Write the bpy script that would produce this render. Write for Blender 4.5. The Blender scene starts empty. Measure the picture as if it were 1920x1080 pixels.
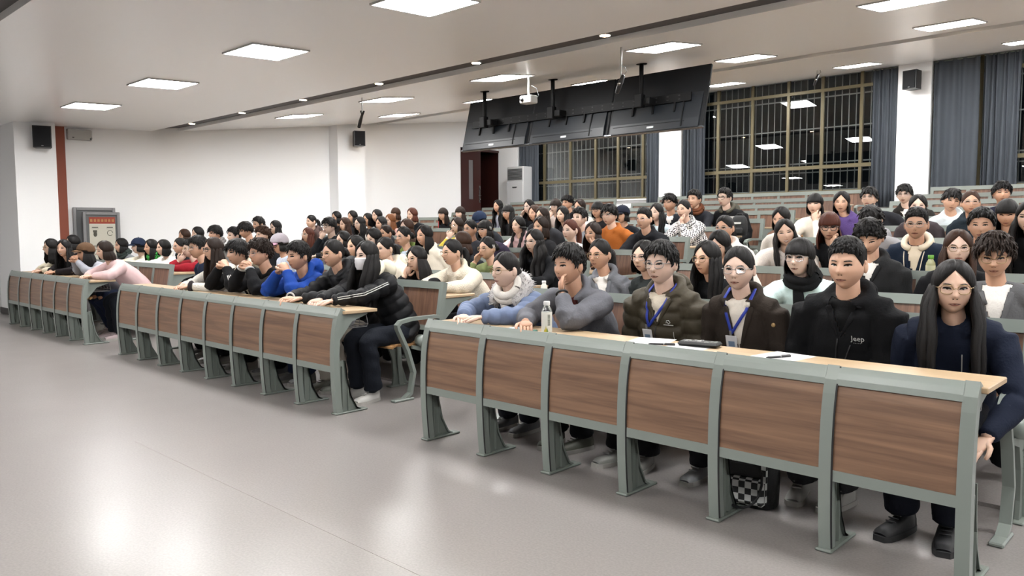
import bpy, math, random
import numpy as np
from math import sin, cos, pi, sqrt, radians, exp
from mathutils import Matrix, Vector
random.seed(7)
RNG = np.random.default_rng(5)
scene = bpy.context.scene
COL = scene.collection

# ---------------------------------------------------------------- camera, world, exposure
CAM_F, CAM_PITCH, CAM_ROLL, CAM_YAW, CAM_H = 1470.37, 0.0754, -0.0043, 0.7591, 1.3836
_fw = Vector((-sin(CAM_YAW)*cos(CAM_PITCH), cos(CAM_YAW)*cos(CAM_PITCH), -sin(CAM_PITCH)))
_r0 = Vector((cos(CAM_YAW), sin(CAM_YAW), 0)); _u0 = _r0.cross(_fw)
_r = _r0*cos(CAM_ROLL)+_u0*sin(CAM_ROLL); _u = -_r0*sin(CAM_ROLL)+_u0*cos(CAM_ROLL)
cam_data = bpy.data.cameras.new('camera'); cam = bpy.data.objects.new('camera', cam_data); COL.objects.link(cam)
cam_data.sensor_width = 36.0; cam_data.lens = CAM_F*36.0/1920.0; cam_data.clip_start = .05; cam_data.clip_end = 200
M = Matrix.Identity(4)
for i in range(3):
    M[i][0] = _r[i]; M[i][1] = _u[i]; M[i][2] = -_fw[i]
M[2][3] = CAM_H
cam.matrix_world = M
scene.camera = cam
world = bpy.data.worlds.new('night'); scene.world = world; world.use_nodes = True
world.node_tree.nodes['Background'].inputs[0].default_value = (.030, .036, .042, 1)
world.node_tree.nodes['Background'].inputs[1].default_value = 1.0
vs = scene.view_settings
vs.view_transform = 'Standard'; vs.look = 'None'; vs.gamma = 1.0; vs.use_curve_mapping = False
vs.exposure = 0.62
PANEL_POWER = 46.0       # radiance of a ceiling LED panel
SPOT_POWER = 45.0        # radiance of a small warm spotlight in the ceiling slots

def ray(px, py):
    return _fw + _r*((px-960)/CAM_F) - _u*((py-540)/CAM_F)
def on_y(px, py, Y):      # point of the plane y = Y seen at that pixel of the photograph (survey of the place)
    d = ray(px, py); t = Y/d.y
    return Vector((d.x*t, Y, CAM_H+d.z*t))

# ---------------------------------------------------------------- surveyed layout (metres)
PITCH = .5244
XR0, XM1, XL1 = -3.9019, -4.947, -10.2768
SEC = {'R': (XR0, 6), 'M': (XM1-8*PITCH, 8), 'L': (XL1-6*PITCH, 6)}     # left end, seats
Y0 = 3.288
ROWY = [0]+[4.3245+.9767*i for i in range(11)]
FLOOR = [0, 0, .02, .118, .203, .338, .458, .568, .698, .818, .943, 1.093]
BACK_TOP = .942
WALL_X, BACK_Y, BACK_FLOOR = -14.7, 15.2, 1.20
def ceil_z(y):
    return 3.194+.04*(y-6.21) if y < 6.21 else 3.194+.119*(y-6.21)

# ---------------------------------------------------------------- materials
MATS = {}
def new_mat(name):
    m = bpy.data.materials.new(name); m.use_nodes = True
    nt = m.node_tree; b = nt.nodes['Principled BSDF']
    return m, nt, b
def rgb(h):
    h = h.lstrip('#'); v = [int(h[i:i+2], 16)/255 for i in (0, 2, 4)]
    return tuple(((c/12.92) if c <= .04045 else ((c+.055)/1.055)**2.4) for c in v)
ALB = .60            # photographed tones to surface albedo
def mat(name, col, rough=.6, metal=0, bump=0, bscale=40, var=0, vscale=3, spec=.5, coat=0, keep=False):
    if name in MATS: return MATS[name]
    if isinstance(col, str): col = rgb(col)
    if not keep: col = tuple(c*ALB for c in col)
    m, nt, b = new_mat(name)
    b.inputs['Base Color'].default_value = (*col, 1); b.inputs['Roughness'].default_value = rough
    b.inputs['Metallic'].default_value = metal; b.inputs['Specular IOR Level'].default_value = spec
    if coat: b.inputs['Coat Weight'].default_value = coat
    tc = nt.nodes.new('ShaderNodeTexCoord')
    if var:
        n = nt.nodes.new('ShaderNodeTexNoise'); n.inputs['Scale'].default_value = vscale; n.inputs['Detail'].default_value = 4
        nt.links.new(tc.outputs['Object'], n.inputs['Vector'])
        mx = nt.nodes.new('ShaderNodeMix'); mx.data_type = 'RGBA'
        mx.inputs[6].default_value = (*[c*(1-var) for c in col], 1); mx.inputs[7].default_value = (*[min(1, c*(1+var)) for c in col], 1)
        nt.links.new(n.outputs['Fac'], mx.inputs[0]); nt.links.new(mx.outputs[2], b.inputs['Base Color'])
    if bump:
        n2 = nt.nodes.new('ShaderNodeTexNoise'); n2.inputs['Scale'].default_value = bscale; n2.inputs['Detail'].default_value = 3
        nt.links.new(tc.outputs['Object'], n2.inputs['Vector'])
        bp = nt.nodes.new('ShaderNodeBump'); bp.inputs['Strength'].default_value = bump; bp.inputs['Distance'].default_value = .01
        nt.links.new(n2.outputs['Fac'], bp.inputs['Height']); nt.links.new(bp.outputs['Normal'], b.inputs['Normal'])
    MATS[name] = m
    return m
def emit(name, col, strength):
    if name in MATS: return MATS[name]
    m = bpy.data.materials.new(name); m.use_nodes = True; nt = m.node_tree
    nt.nodes.remove(nt.nodes['Principled BSDF'])
    e = nt.nodes.new('ShaderNodeEmission'); e.inputs[0].default_value = (*col, 1); e.inputs[1].default_value = strength
    nt.links.new(e.outputs[0], nt.nodes['Material Output'].inputs[0]); MATS[name] = m
    return m
def wood(name, c1, c2, grain='X', rough=.42, scale=1.0, dark=None):
    if name in MATS: return MATS[name]
    m, nt, b = new_mat(name); c1 = tuple(c*ALB for c in rgb(c1)); c2 = tuple(c*ALB for c in rgb(c2))
    tc = nt.nodes.new('ShaderNodeTexCoord'); oi = nt.nodes.new('ShaderNodeObjectInfo')
    mp = nt.nodes.new('ShaderNodeMapping'); ad = nt.nodes.new('ShaderNodeVectorMath'); ad.operation = 'ADD'
    sc = nt.nodes.new('ShaderNodeVectorMath'); sc.operation = 'SCALE'; sc.inputs['Scale'].default_value = 37.0
    nt.links.new(oi.outputs['Random'], sc.inputs[0])
    nt.links.new(tc.outputs['Object'], ad.inputs[0]); nt.links.new(sc.outputs[0], ad.inputs[1])
    nt.links.new(ad.outputs[0], mp.inputs['Vector'])
    s = {'X': (1.1, 9, 26), 'Z': (26, 9, 1.1)}[grain]
    mp.inputs['Scale'].default_value = tuple(v*scale for v in s)
    n = nt.nodes.new('ShaderNodeTexNoise'); n.inputs['Scale'].default_value = 1.0; n.inputs['Detail'].default_value = 5; n.inputs['Roughness'].default_value = .6
    n.inputs['Distortion'].default_value = .6
    nt.links.new(mp.outputs[0], n.inputs['Vector'])
    r = nt.nodes.new('ShaderNodeValToRGB'); e = r.color_ramp.elements
    e[0].position = .33; e[0].color = (*c1, 1); e[1].position = .68; e[1].color = (*c2, 1)
    nt.links.new(n.outputs['Fac'], r.inputs[0]); nt.links.new(r.outputs[0], b.inputs['Base Color'])
    b.inputs['Roughness'].default_value = rough
    bp = nt.nodes.new('ShaderNodeBump'); bp.inputs['Strength'].default_value = .05; nt.links.new(n.outputs['Fac'], bp.inputs['Height']); nt.links.new(bp.outputs[0], b.inputs['Normal'])
    MATS[name] = m
    return m
def floor_mat():
    m, nt, b = new_mat('vinyl_floor')
    tc = nt.nodes.new('ShaderNodeTexCoord')
    n1 = nt.nodes.new('ShaderNodeTexNoise'); n1.inputs['Scale'].default_value = 90; n1.inputs['Detail'].default_value = 3
    n2 = nt.nodes.new('ShaderNodeTexNoise'); n2.inputs['Scale'].default_value = 1.1; n2.inputs['Detail'].default_value = 4
    n3 = nt.nodes.new('ShaderNodeTexNoise'); n3.inputs['Scale'].default_value = 22; n3.inputs['Detail'].default_value = 2
    for n in (n1, n2, n3): nt.links.new(tc.outputs['Object'], n.inputs['Vector'])
    r = nt.nodes.new('ShaderNodeValToRGB'); e = r.color_ramp.elements
    e[0].position = .35; e[0].color = (*rgb('#75716f'), 1); e[1].position = .65; e[1].color = (*rgb('#827d7b'), 1)
    nt.links.new(n1.outputs['Fac'], r.inputs[0]); nt.links.new(r.outputs[0], b.inputs['Base Color'])
    mr = nt.nodes.new('ShaderNodeMapRange'); mr.inputs[3].default_value = .24; mr.inputs[4].default_value = .36
    nt.links.new(n2.outputs['Fac'], mr.inputs[0]); nt.links.new(mr.outputs[0], b.inputs['Roughness'])
    bp = nt.nodes.new('ShaderNodeBump'); bp.inputs['Strength'].default_value = .08; bp.inputs['Distance'].default_value = .004
    nt.links.new(n3.outputs['Fac'], bp.inputs['Height']); nt.links.new(bp.outputs[0], b.inputs['Normal'])
    b.inputs['Specular IOR Level'].default_value = .6
    MATS['vinyl_floor'] = m
    return m
def glass_mat(name, tint, reflect=1.0, rough=0.0, alpha_col=(.6, .65, .68)):
    if name in MATS: return MATS[name]
    m = bpy.data.materials.new(name); m.use_nodes = True; nt = m.node_tree; nt.nodes.remove(nt.nodes['Principled BSDF'])
    t = nt.nodes.new('ShaderNodeBsdfTransparent'); t.inputs[0].default_value = (*alpha_col, 1)
    g = nt.nodes.new('ShaderNodeBsdfGlossy'); g.inputs['Roughness'].default_value = rough; g.inputs[0].default_value = (*tint, 1)
    f = nt.nodes.new('ShaderNodeFresnel'); f.inputs[0].default_value = 1.52
    mu = nt.nodes.new('ShaderNodeMath'); mu.operation = 'MULTIPLY'; mu.inputs[1].default_value = reflect; nt.links.new(f.outputs[0], mu.inputs[0])
    mx = nt.nodes.new('ShaderNodeMixShader'); nt.links.new(mu.outputs[0], mx.inputs[0]); nt.links.new(t.outputs[0], mx.inputs[1]); nt.links.new(g.outputs[0], mx.inputs[2])
    nt.links.new(mx.outputs[0], nt.nodes['Material Output'].inputs[0]); MATS[name] = m
    return m
def hair_mat(name, col):
    key = 'hair_'+name
    if key in MATS: return MATS[key]
    m, nt, b = new_mat(key)
    uv = nt.nodes.new('ShaderNodeUVMap'); mp = nt.nodes.new('ShaderNodeMapping'); mp.inputs['Scale'].default_value = (150, 2.2, 1)
    n = nt.nodes.new('ShaderNodeTexNoise'); n.inputs['Scale'].default_value = 1; n.inputs['Detail'].default_value = 3
    nt.links.new(uv.outputs[0], mp.inputs[0]); nt.links.new(mp.outputs[0], n.inputs['Vector'])
    mx = nt.nodes.new('ShaderNodeMix'); mx.data_type = 'RGBA'
    mx.inputs[6].default_value = (*[c*.4 for c in col], 1); mx.inputs[7].default_value = (*[min(1, c*1.1) for c in col], 1)
    nt.links.new(n.outputs['Fac'], mx.inputs[0]); nt.links.new(mx.outputs[2], b.inputs['Base Color'])
    b.inputs['Roughness'].default_value = .45; b.inputs['Specular IOR Level'].default_value = .14
    bp = nt.nodes.new('ShaderNodeBump'); bp.inputs['Strength'].default_value = .5; bp.inputs['Distance'].default_value = .004
    nt.links.new(n.outputs['Fac'], bp.inputs['Height']); nt.links.new(bp.outputs[0], b.inputs['Normal'])
    MATS[key] = m
    return m
def skin_mat(i):
    key = 'skin_%d' % i
    if key in MATS: return MATS[key]
    base = [rgb('#eabb9f'), rgb('#eec6ae'), rgb('#dfae91'), rgb('#f3d0bc')][i]
    m = mat(key, base, rough=.52, var=.07, vscale=25, bump=.03, bscale=200)
    b = m.node_tree.nodes['Principled BSDF']
    b.inputs['Subsurface Weight'].default_value = .08; b.inputs['Subsurface Radius'].default_value = (.010, .004, .002)
    return m
def cloth(col, kind='plain'):
    key = 'cloth_%s_%s' % (col, kind)
    if key in MATS: return MATS[key]
    if kind not in ('check', 'stripe'):
        c = rgb(col); lum = sum(c)/3; col = tuple(min(.9, v*(.55+.35*min(1, lum/.6))) for v in c)
    if kind == 'puff': return mat(key, col, rough=.6, bump=.35, bscale=28, var=.10, vscale=6, spec=.22, keep=True)
    if kind == 'fleece': return mat(key, col, rough=.95, bump=.9, bscale=150, var=.10, vscale=60, spec=.2, keep=True)
    if kind == 'knit': return mat(key, col, rough=.95, bump=.5, bscale=220, var=.12, vscale=12, spec=.2, keep=True)
    if kind in ('check', 'stripe'):
        m, nt, b = new_mat(key); tc = nt.nodes.new('ShaderNodeTexCoord')
        mp = nt.nodes.new('ShaderNodeMapping'); mp.inputs['Rotation'].default_value = (0, radians(38), radians(20))
        nt.links.new(tc.outputs['Object'], mp.inputs[0])
        if kind == 'check':
            c = nt.nodes.new('ShaderNodeTexChecker'); c.inputs['Scale'].default_value = 52; nt.links.new(mp.outputs[0], c.inputs[0])
            c.inputs[1].default_value = (.72, .70, .68, 1); c.inputs[2].default_value = (.02, .02, .025, 1); out = c.outputs[0]
        else:
            w = nt.nodes.new('ShaderNodeTexWave'); w.inputs['Scale'].default_value = 22; nt.links.new(tc.outputs['Object'], w.inputs[0])
            rr = nt.nodes.new('ShaderNodeMix'); rr.data_type = 'RGBA'; rr.inputs[6].default_value = (*rgb(col), 1); rr.inputs[7].default_value = (.8, .8, .8, 1)
            nt.links.new(w.outputs['Fac'], rr.inputs[0]); out = rr.outputs[2]
        nt.links.new(out, b.inputs['Base Color']); b.inputs['Roughness'].default_value = .9
        MATS[key] = m
        return m
    return mat(key, col, rough=.85, bump=.25, bscale=90, var=.10, vscale=8, spec=.18, keep=True)

# ---------------------------------------------------------------- mesh helpers
class MB:
    """Collects shapes; build() links them as one mesh object."""
    def __init__(self): self.v = []; self.f = []; self.mi = []; self.sm = []; self.n = 0
    def add(self, verts, faces, mi=0, smooth=False):
        verts = np.asarray(verts, float).reshape(-1, 3); o = self.n
        self.v.append(verts); self.n += len(verts)
        for f in faces: self.f.append([i+o for i in f])
        self.mi += [mi]*len(faces); self.sm += [smooth]*len(faces)
        return self
    def box(self, lo, hi, mi=0):
        x0, y0, z0 = lo; x1, y1, z1 = hi
        v = [(x0, y0, z0), (x1, y0, z0), (x1, y1, z0), (x0, y1, z0), (x0, y0, z1), (x1, y0, z1), (x1, y1, z1), (x0, y1, z1)]
        return self.add(v, [(0, 3, 2, 1), (4, 5, 6, 7), (0, 1, 5, 4), (1, 2, 6, 5), (2, 3, 7, 6), (3, 0, 4, 7)], mi)
    def rbox(self, lo, hi, r=.01, mi=0):       # box with chamfered edges
        lo = np.array(lo, float); hi = np.array(hi, float); r = min(r, .49*min(hi-lo)); v = []; 
        c = (lo+hi)/2; h = (hi-lo)/2
        idx = {}
        for sx in (-1, 1):
            for sy in (-1, 1):
                for sz in (-1, 1):
                    for ax in range(3):
                        s = np.array([sx, sy, sz], float); p = s*h; 
                        for k in range(3):
                            if k != ax: p[k] -= s[k]*r
                        idx[(sx, sy, sz, ax)] = len(v); v.append(c+p)
        F = []
        for ax in range(3):
            a, b = [k for k in range(3) if k != ax]
            for s in (-1, 1):
                q = []
                for (sa, sb) in ((-1, -1), (1, -1), (1, 1), (-1, 1)):
                    t = [0, 0, 0]; t[ax] = s; t[a] = sa; t[b] = sb; q.append(idx[(*t, ax)])
                F.append(q)
        for ax in range(3):
            a, b = [k for k in range(3) if k != ax]
            for sa in (-1, 1):
                for sb in (-1, 1):
                    q = []
                    for (e, k) in ((-1, a), (1, a), (1, b), (-1, b)):
                        t = [0, 0, 0]; t[ax] = e; t[a] = sa; t[b] = sb; q.append(idx[(*t, k)])
                    F.append(q)
        for sx in (-1, 1):
            for sy in (-1, 1):
                for sz in (-1, 1): F.append([idx[(sx, sy, sz, k)] for k in range(3)])
        return self.add(v, F, mi)
    def prism(self, poly, x0, x1, axis=0, mi=0, smooth=False):    # closed outline in the other two axes, extruded along axis
        n = len(poly); v = []
        for x in (x0, x1):
            for p in poly:
                if axis == 0: v.append((x, p[0], p[1]))
                elif axis == 1: v.append((p[0], x, p[1]))
                else: v.append((p[0], p[1], x))
        f = [(i, (i+1) % n, n+(i+1) % n, n+i) for i in range(n)]
        self.add(v, f, mi, smooth); o = self.n-2*n
        self.f += [[o+i for i in range(n)][::-1], [o+n+i for i in range(n)]]; self.mi += [mi, mi]; self.sm += [False, False]
        return self
    def strip(self, path, t, x0, x1, mi=0, smooth=True):     # a bent plate: open (y, z) path with thickness, extruded along x
        P = np.array(path, float); d = np.gradient(P, axis=0); nrm = np.stack([d[:, 1], -d[:, 0]], 1); nrm /= np.linalg.norm(nrm, axis=1)[:, None]
        poly = list(map(tuple, P))+list(map(tuple, (P-nrm*t)[::-1])); n = len(path); m = len(poly); v = []
        for x in (x0, x1): v += [(x, p[0], p[1]) for p in poly]
        for i in range(m):
            pass
        f = [(i, (i+1) % m, m+(i+1) % m, m+i) for i in range(m)]
        self.add(v, f, mi, False); o = self.n-2*m
        for s in (0, m):
            for i in range(n-1): self.f.append([o+s+i, o+s+i+1, o+s+m-2-i, o+s+m-1-i]); self.mi.append(mi); self.sm.append(False)
        return self
    def tube(self, pts, rad, n=8, mi=0, smooth=True, ref=None, caps=True, flat=1.0):
        P = np.asarray(pts, float); k = len(P); R = np.broadcast_to(np.asarray(rad, float), (k,))
        T = np.gradient(P, axis=0) if k > 1 else P; T /= np.linalg.norm(T, axis=1)[:, None]+1e-12
        a = np.array(ref if ref is not None else ((0, 0, 1) if abs(T[0][2]) < .9 else (1, 0, 0)), float)
        V = []; th = np.arange(n)*2*pi/n
        for i in range(k):
            u = a-T[i]*np.dot(a, T[i]); l = np.linalg.norm(u)
            if l < 1e-6: u = np.cross(T[i], (1, 0, .3)); l = np.linalg.norm(u)
            u /= l; w = np.cross(T[i], u); 
            if ref is None: a = u
            V.append(P[i]+R[i]*(np.cos(th)[:, None]*u*flat+np.sin(th)[:, None]*w))
        V = np.concatenate(V); F = [(i*n+j, i*n+(j+1) % n, (i+1)*n+(j+1) % n, (i+1)*n+j) for i in range(k-1) for j in range(n)]
        if caps:
            V = np.concatenate([V, [P[0]-T[0]*R[0]*.5], [P[-1]+T[-1]*R[-1]*.5]]); c0 = k*n
            F += [((j+1) % n, j, c0) for j in range(n)]+[((k-1)*n+j, (k-1)*n+(j+1) % n, c0+1) for j in range(n)]
        return self.add(V, F, mi, smooth)
    def lathe(self, prof, c=(0, 0, 0), n=16, mi=0, smooth=True):
        V = []; c = np.array(c, float); k = len(prof)
        for r, z in prof:
            for j in range(n): V.append(c+(r*cos(2*pi*j/n), r*sin(2*pi*j/n), z))
        F = [(i*n+j, i*n+(j+1) % n, (i+1)*n+(j+1) % n, (i+1)*n+j) for i in range(k-1) for j in range(n)]
        F += [tuple(range(n))[::-1], tuple((k-1)*n+j for j in range(n))]
        return self.add(V, F, mi, smooth)
    def ell(self, c, r, n=10, m=7, mi=0, R=None):
        c = np.array(c, float); V = []
        for i in range(m+1):
            e = -pi/2+pi*i/m
            for j in range(n):
                p = np.array((r[0]*cos(e)*cos(2*pi*j/n), r[1]*cos(e)*sin(2*pi*j/n), r[2]*sin(e)))
                V.append(c+(R@p if R is not None else p))
        F = [(i*n+j, i*n+(j+1) % n, (i+1)*n+(j+1) % n, (i+1)*n+j) for i in range(m) for j in range(n)]
        return self.add(V, F, mi, True)
    def mesh(self, name, mats):
        me = bpy.data.meshes.new(name); V = np.concatenate(self.v) if self.v else np.zeros((0, 3))
        me.from_pydata(V.tolist(), [], self.f)
        for m in mats: me.materials.append(m)
        me.polygons.foreach_set('material_index', self.mi); me.polygons.foreach_set('use_smooth', self.sm); me.update()
        return me
    def build(self, name, mats, parent=None, loc=None, tagd=None):
        if not isinstance(mats, (list, tuple)): mats = [mats]
        return put(name, self.mesh(name, mats), parent, loc, tagd)
def put(name, me, parent=None, loc=None, tagd=None, rot=None, matrix=None):
    o = bpy.data.objects.new(name, me); COL.objects.link(o)
    if parent is not None: o.parent = parent
    if loc is not None: o.location = loc
    if rot is not None: o.rotation_euler = rot
    if matrix is not None: o.matrix_basis = matrix
    if tagd: tag(o, *tagd)
    return o
def tag(o, label, cat, group=None):
    o['label'] = label; o['category'] = cat
    if group: o['group'] = group
    return o
def thing(name, label, cat, loc=(0, 0, 0), rz=0, group=None):
    o = bpy.data.objects.new(name, None); COL.objects.link(o); o.location = loc; o.rotation_euler = (0, 0, rz); o.empty_display_size = .1
    return tag(o, label, cat, group)
def struct(name, mb, mats):
    o = mb.build(name, mats); o['kind'] = 'structure'
    return o
def text_part(name, body, size, m, parent, loc, rot, extrude=.0006):
    cu = bpy.data.curves.new(name, 'FONT'); cu.body = body; cu.size = size; cu.align_x = 'CENTER'; cu.align_y = 'CENTER'; cu.extrude = extrude; cu.resolution_u = 2
    cu.materials.append(m); o = bpy.data.objects.new(name, cu); me = bpy.data.meshes.new_from_object(o); bpy.data.objects.remove(o)
    if not me.materials: me.materials.append(m)
    o = put(name, me, parent, loc, rot=rot)
    return o

WHITE = mat('white_paint', (.86, .865, .87), rough=.7, bump=.02, bscale=60, keep=True)
CEIL = mat('ceiling_metal', (.90, .90, .895), rough=.33, metal=.12, bump=.015, bscale=2.5, spec=.8, keep=True)
DARKSLOT = mat('slot_dark', '#4f4b4a', rough=.6)
ORANGE = mat('terracotta_paint', '#a8563c', rough=.6)
GREY = mat('grey_green_steel', '#959e98', rough=.36, spec=.5, bump=.02, bscale=120)
GREYD = mat('grey_green_cast', '#868f88', rough=.45, bump=.05, bscale=150)
RUBBER = mat('black_rubber', '#1c1d1f', rough=.6)
WALNUT_H = wood('walnut_laminate', '#775a48', '#a68166', 'X')
WALNUT_V = wood('walnut_laminate_upright', '#6b4c3e', '#9c765f', 'Z')
OAK = wood('oak_desktop', '#c9aa86', '#ddc3a0', 'X', rough=.36)
PLY = wood('plywood_seat', '#b98a5a', '#d2a673', 'X', rough=.4)
BLACKP = mat('black_plastic', '#1b1c1f', rough=.42)
DOORB = mat('door_brown', '#4a2723', rough=.35, var=.15, vscale=2)
BRONZE = mat('bronze_aluminium', '#857b5e', rough=.4, metal=.3)
BARS = mat('window_bar', '#d5d4ce', rough=.5)
CURTAIN = mat('blue_grey_curtain', '#5d636b', rough=.9, var=.06, vscale=4, spec=.15)
NAVYBASE = mat('dark_baseboard', '#2e2423', rough=.5)
# ---------------------------------------------------------------- the room
XW1, YF = 4.6, -5.0
fl = MB(); fl.box((-16.5, YF, -.2), (XW1, ROWY[2]+.04, 0)); struct('floor', fl, floor_mat())
for k in range(2, 12):
    z = FLOOR[k]; y0 = ROWY[k-1]+.04; y1 = ROWY[k]+.04
    b = MB(); b.box((WALL_X, y0, -.2), (XW1, y1, z)); struct('tier_floor', b, MATS['vinyl_floor'])
b = MB(); b.box((WALL_X, ROWY[11]+.04, -.2), (XW1, BACK_Y+.3, BACK_FLOOR)); struct('tier_floor', b, MATS['vinyl_floor'])

def ceil_strip(name, y0, y1, m, lift=0, n=2):
    ys = sorted({y0, y1} | ({6.21} if y0 < 6.21 < y1 else set()))
    poly = [(y, ceil_z(y)+lift) for y in ys]+[(y, ceil_z(y)+.3) for y in ys[::-1]]
    b = MB(); b.prism(poly, -16.5, XW1, 0); return struct(name, b, m)
ceil_strip('ceiling', YF, 1.30, CEIL)
ceil_strip('ceiling', 1.80, 5.98, CEIL)
ceil_strip('ceiling', 6.49, 10.62, CEIL)
ceil_strip('ceiling', 11.07, BACK_Y+.3, CEIL)
for i, (a, c) in enumerate(((1.30, 1.80), (5.98, 6.49), (10.62, 11.07))):
    ceil_strip('trim_%d' % (i+1), a, c, DARKSLOT, lift=.06)

# left wall with the door opening at the back, pilasters, orange strip
b = MB(); b.box((WALL_X-.2, 4.2, 0), (WALL_X, 12.2, 4.6)); b.box((WALL_X-.25, 12.2, 0), (WALL_X-.05, 13.67, 4.6)); b.box((WALL_X-.25, 13.67, 3.45), (WALL_X-.05, BACK_Y+.3, 4.6))
struct('wall_left', b, WHITE)
b = MB(); b.box((-16.5, YF, 0), (-16.3, 4.2, 3.4)); b.box((-16.5, 4.2, 0), (WALL_X-.1, 4.24, 3.4)); struct('wall_left_front', b, WHITE)
b = MB(); b.box((-15.4, 3.65, 0), (-14.2, 4.24, 3.25)); struct('pillar_left', b, WHITE)
b = MB(); b.box((WALL_X-.1, 9.75, 0), (-14.38, 10.45, 3.9)); struct('pillar_middle', b, WHITE)
b = MB(); b.box((WALL_X-.1, 4.26, 0), (WALL_X+.10, 4.50, 3.25)); struct('trim_4', b, ORANGE)
b = MB(); b.box((-15.42, 3.63, 0), (-14.18, 3.66, .10)); b.box((-14.21, 3.64, 0), (-14.18, 4.25, .10)); struct('baseboard_pillar', b, NAVYBASE)
b = MB(); b.box((WALL_X-.01, 4.5, 0), (WALL_X+.012, 12.2, .10)); struct('baseboard_left', b, NAVYBASE)
b = MB(); b.box((XW1, YF, 0), (XW1+.2, BACK_Y+.3, 4.6)); struct('wall_right', b, WHITE)
b = MB(); b.box((-16.5, YF-.2, 0), (XW1, YF, 3.4)); struct('wall_front', b, WHITE)

# back wall: below the sills, pillars, head
SILL, MIDR, TOPR, HEAD = 2.06, 2.55, 4.01, 4.40
WIN = [(-14.05, -9.744), (-9.193, -4.773), (-4.228, 0.30), (.85, 4.6)]
b = MB(); b.box((WALL_X-.05, BACK_Y, 0), (XW1, BACK_Y+.3, SILL)); b.box((WALL_X, BACK_Y+.06, HEAD), (XW1, BACK_Y+.3, 4.8)); struct('wall_back', b, WHITE)
for i, (x0, x1) in enumerate(((WALL_X-.05, -14.06), (-9.744, -9.193), (-4.773, -4.228), (.30, .85))):
    b = MB(); b.box((x0, BACK_Y-.16, 0), (x1, BACK_Y+.3, 4.6)); struct('pillar_back_%d' % (i+1), b, WHITE)
b = MB(); b.box((-9.2, BACK_Y-.06, SILL-.03), (-4.7, BACK_Y+.02, SILL)); b.box((-14.06, BACK_Y-.06, SILL-.03), (-9.7, BACK_Y+.02, SILL)); struct('sill_back', b, WHITE)
GLASS = glass_mat('window_glass', (1, 1, 1), reflect=.8, alpha_col=(.82, .85, .86))
MULL = [[-13.3, -12.44, -11.66, -11.0, -10.30], [-8.405, -7.63, -6.87, -6.19, -5.46], [-3.5, -2.7, -1.95, -1.2, -.45], [1.6, 2.4, 3.2, 4.0]]
for i, (x0, x1) in enumerate(WIN):
    root = bpy.data.objects.new('window_%d' % (i+1), None); COL.objects.link(root); root.location = ((x0+x1)/2, BACK_Y, SILL); root['kind'] = 'structure'
    ox, oy, oz = root.location; m = MB()
    for x in (x0+.02, x1-.02)+tuple(MULL[i]):
        w = .028 if x in MULL[i] else .02
        m.box((x-w-ox, .02, 0), (x+w-ox, .08, HEAD-oz))
    for z, w in ((SILL+.02, .02), (MIDR, .035), (TOPR, .03), (HEAD-.03, .03)): m.box((x0-ox, .015, z-w-oz), (x1-ox, .085, z+w-oz))
    m.build('window_frame', BRONZE, root)
    xs = [x0]+MULL[i]+[x1]
    for a, c in zip(xs[:-1], xs[1:]):
        for z0, z1 in ((SILL+.04, MIDR-.035), (MIDR+.035, TOPR-.03)):
            p = MB(); p.box((a+.02-ox, .045, z0-oz), (c-.02-ox, .053, z1-oz)); p.build('pane', GLASS, root)
        p = MB(); p.box((a+.02-ox, .045, TOPR+.03-oz), (c-.02-ox, .053, HEAD-.06-oz)); p.build('pane', GLASS, root)
    g = MB(); x = x0+.06
    while x < x1:
        g.tube([(x-ox, .22, 0), (x-ox, .22, HEAD-oz)], .010, 5); x += .135
    for z in (SILL+.06, MIDR-.08, MIDR+.10, 3.32, TOPR-.1): g.box((x0-ox, .212, z-.012-oz), (x1-ox, .228, z+.012-oz))
    g.build('security_bars', BARS, root)
# night outside: a dark facade opposite
b = MB(); b.box((-30, 24, -3), (15, 24.5, 9)); struct('exterior_wall', b, mat('night_facade', '#2a2e33', rough=.9))

def curtain(x0, x1, label, folds, z0=1.75, amp=.05, y=BACK_Y-.12):
    zt = ceil_z(y)-.02; root = thing('curtain', label, 'curtain', ((x0+x1)/2, y, z0), group='blue grey curtains of the back windows')
    nx = max(12, int(folds*8)); nz = 8; V = []; ox = (x0+x1)/2
    for side in (0, 1):
        for j in range(nz+1):
            t = j/nz
            for i in range(nx+1):
                u = i/nx; ph = 2*pi*folds*u+.5*sin(9*u)
                V.append((x0+(x1-x0)*u-ox+.012*sin(ph*.5+t*3), amp*(.75+.25*sin(5*u+1))*sin(ph)*(1-.25*t)+side*.012, t*(zt-z0)))
    W = nx+1; H = (nz+1)*W
    F = [(j*W+i, j*W+i+1, (j+1)*W+i+1, (j+1)*W+i) for j in range(nz) for i in range(nx)]
    F += [(H+j*W+i, H+(j+1)*W+i, H+(j+1)*W+i+1, H+j*W+i+1) for j in range(nz) for i in range(nx)]
    F += [(i, H+i, H+i+1, i+1) for i in range(nx)]
    F += [(j*W, (j+1)*W, H+(j+1)*W, H+j*W) for j in range(nz)]+[(j*W+nx, H+j*W+nx, H+(j+1)*W+nx, (j+1)*W+nx) for j in range(nz)]
    m = MB(); m.add(V, F, 0, True); m.build('drape', CURTAIN, root)
    r = MB(); r.tube([(x0-ox, 0, zt-z0), (x1-ox, 0, zt-z0)], .012, 6); r.build('rail', GREYD, root)
curtain(-14.03, -13.35, 'narrow drawn curtain beside the white floor-standing air conditioner', 7)
curtain(-10.10, -9.76, 'gathered curtain right of the first window, left of a white pillar', 5)
curtain(-9.17, -8.62, 'gathered curtain between white pillar and the wide uncovered window', 7)
curtain(-5.22, -4.79, 'gathered curtain between wide window and pillar with the loudspeaker', 6)
curtain(-4.20, -3.50, 'loosely hung curtain just right of the pillar with the loudspeaker', 4, amp=.05)
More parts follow.
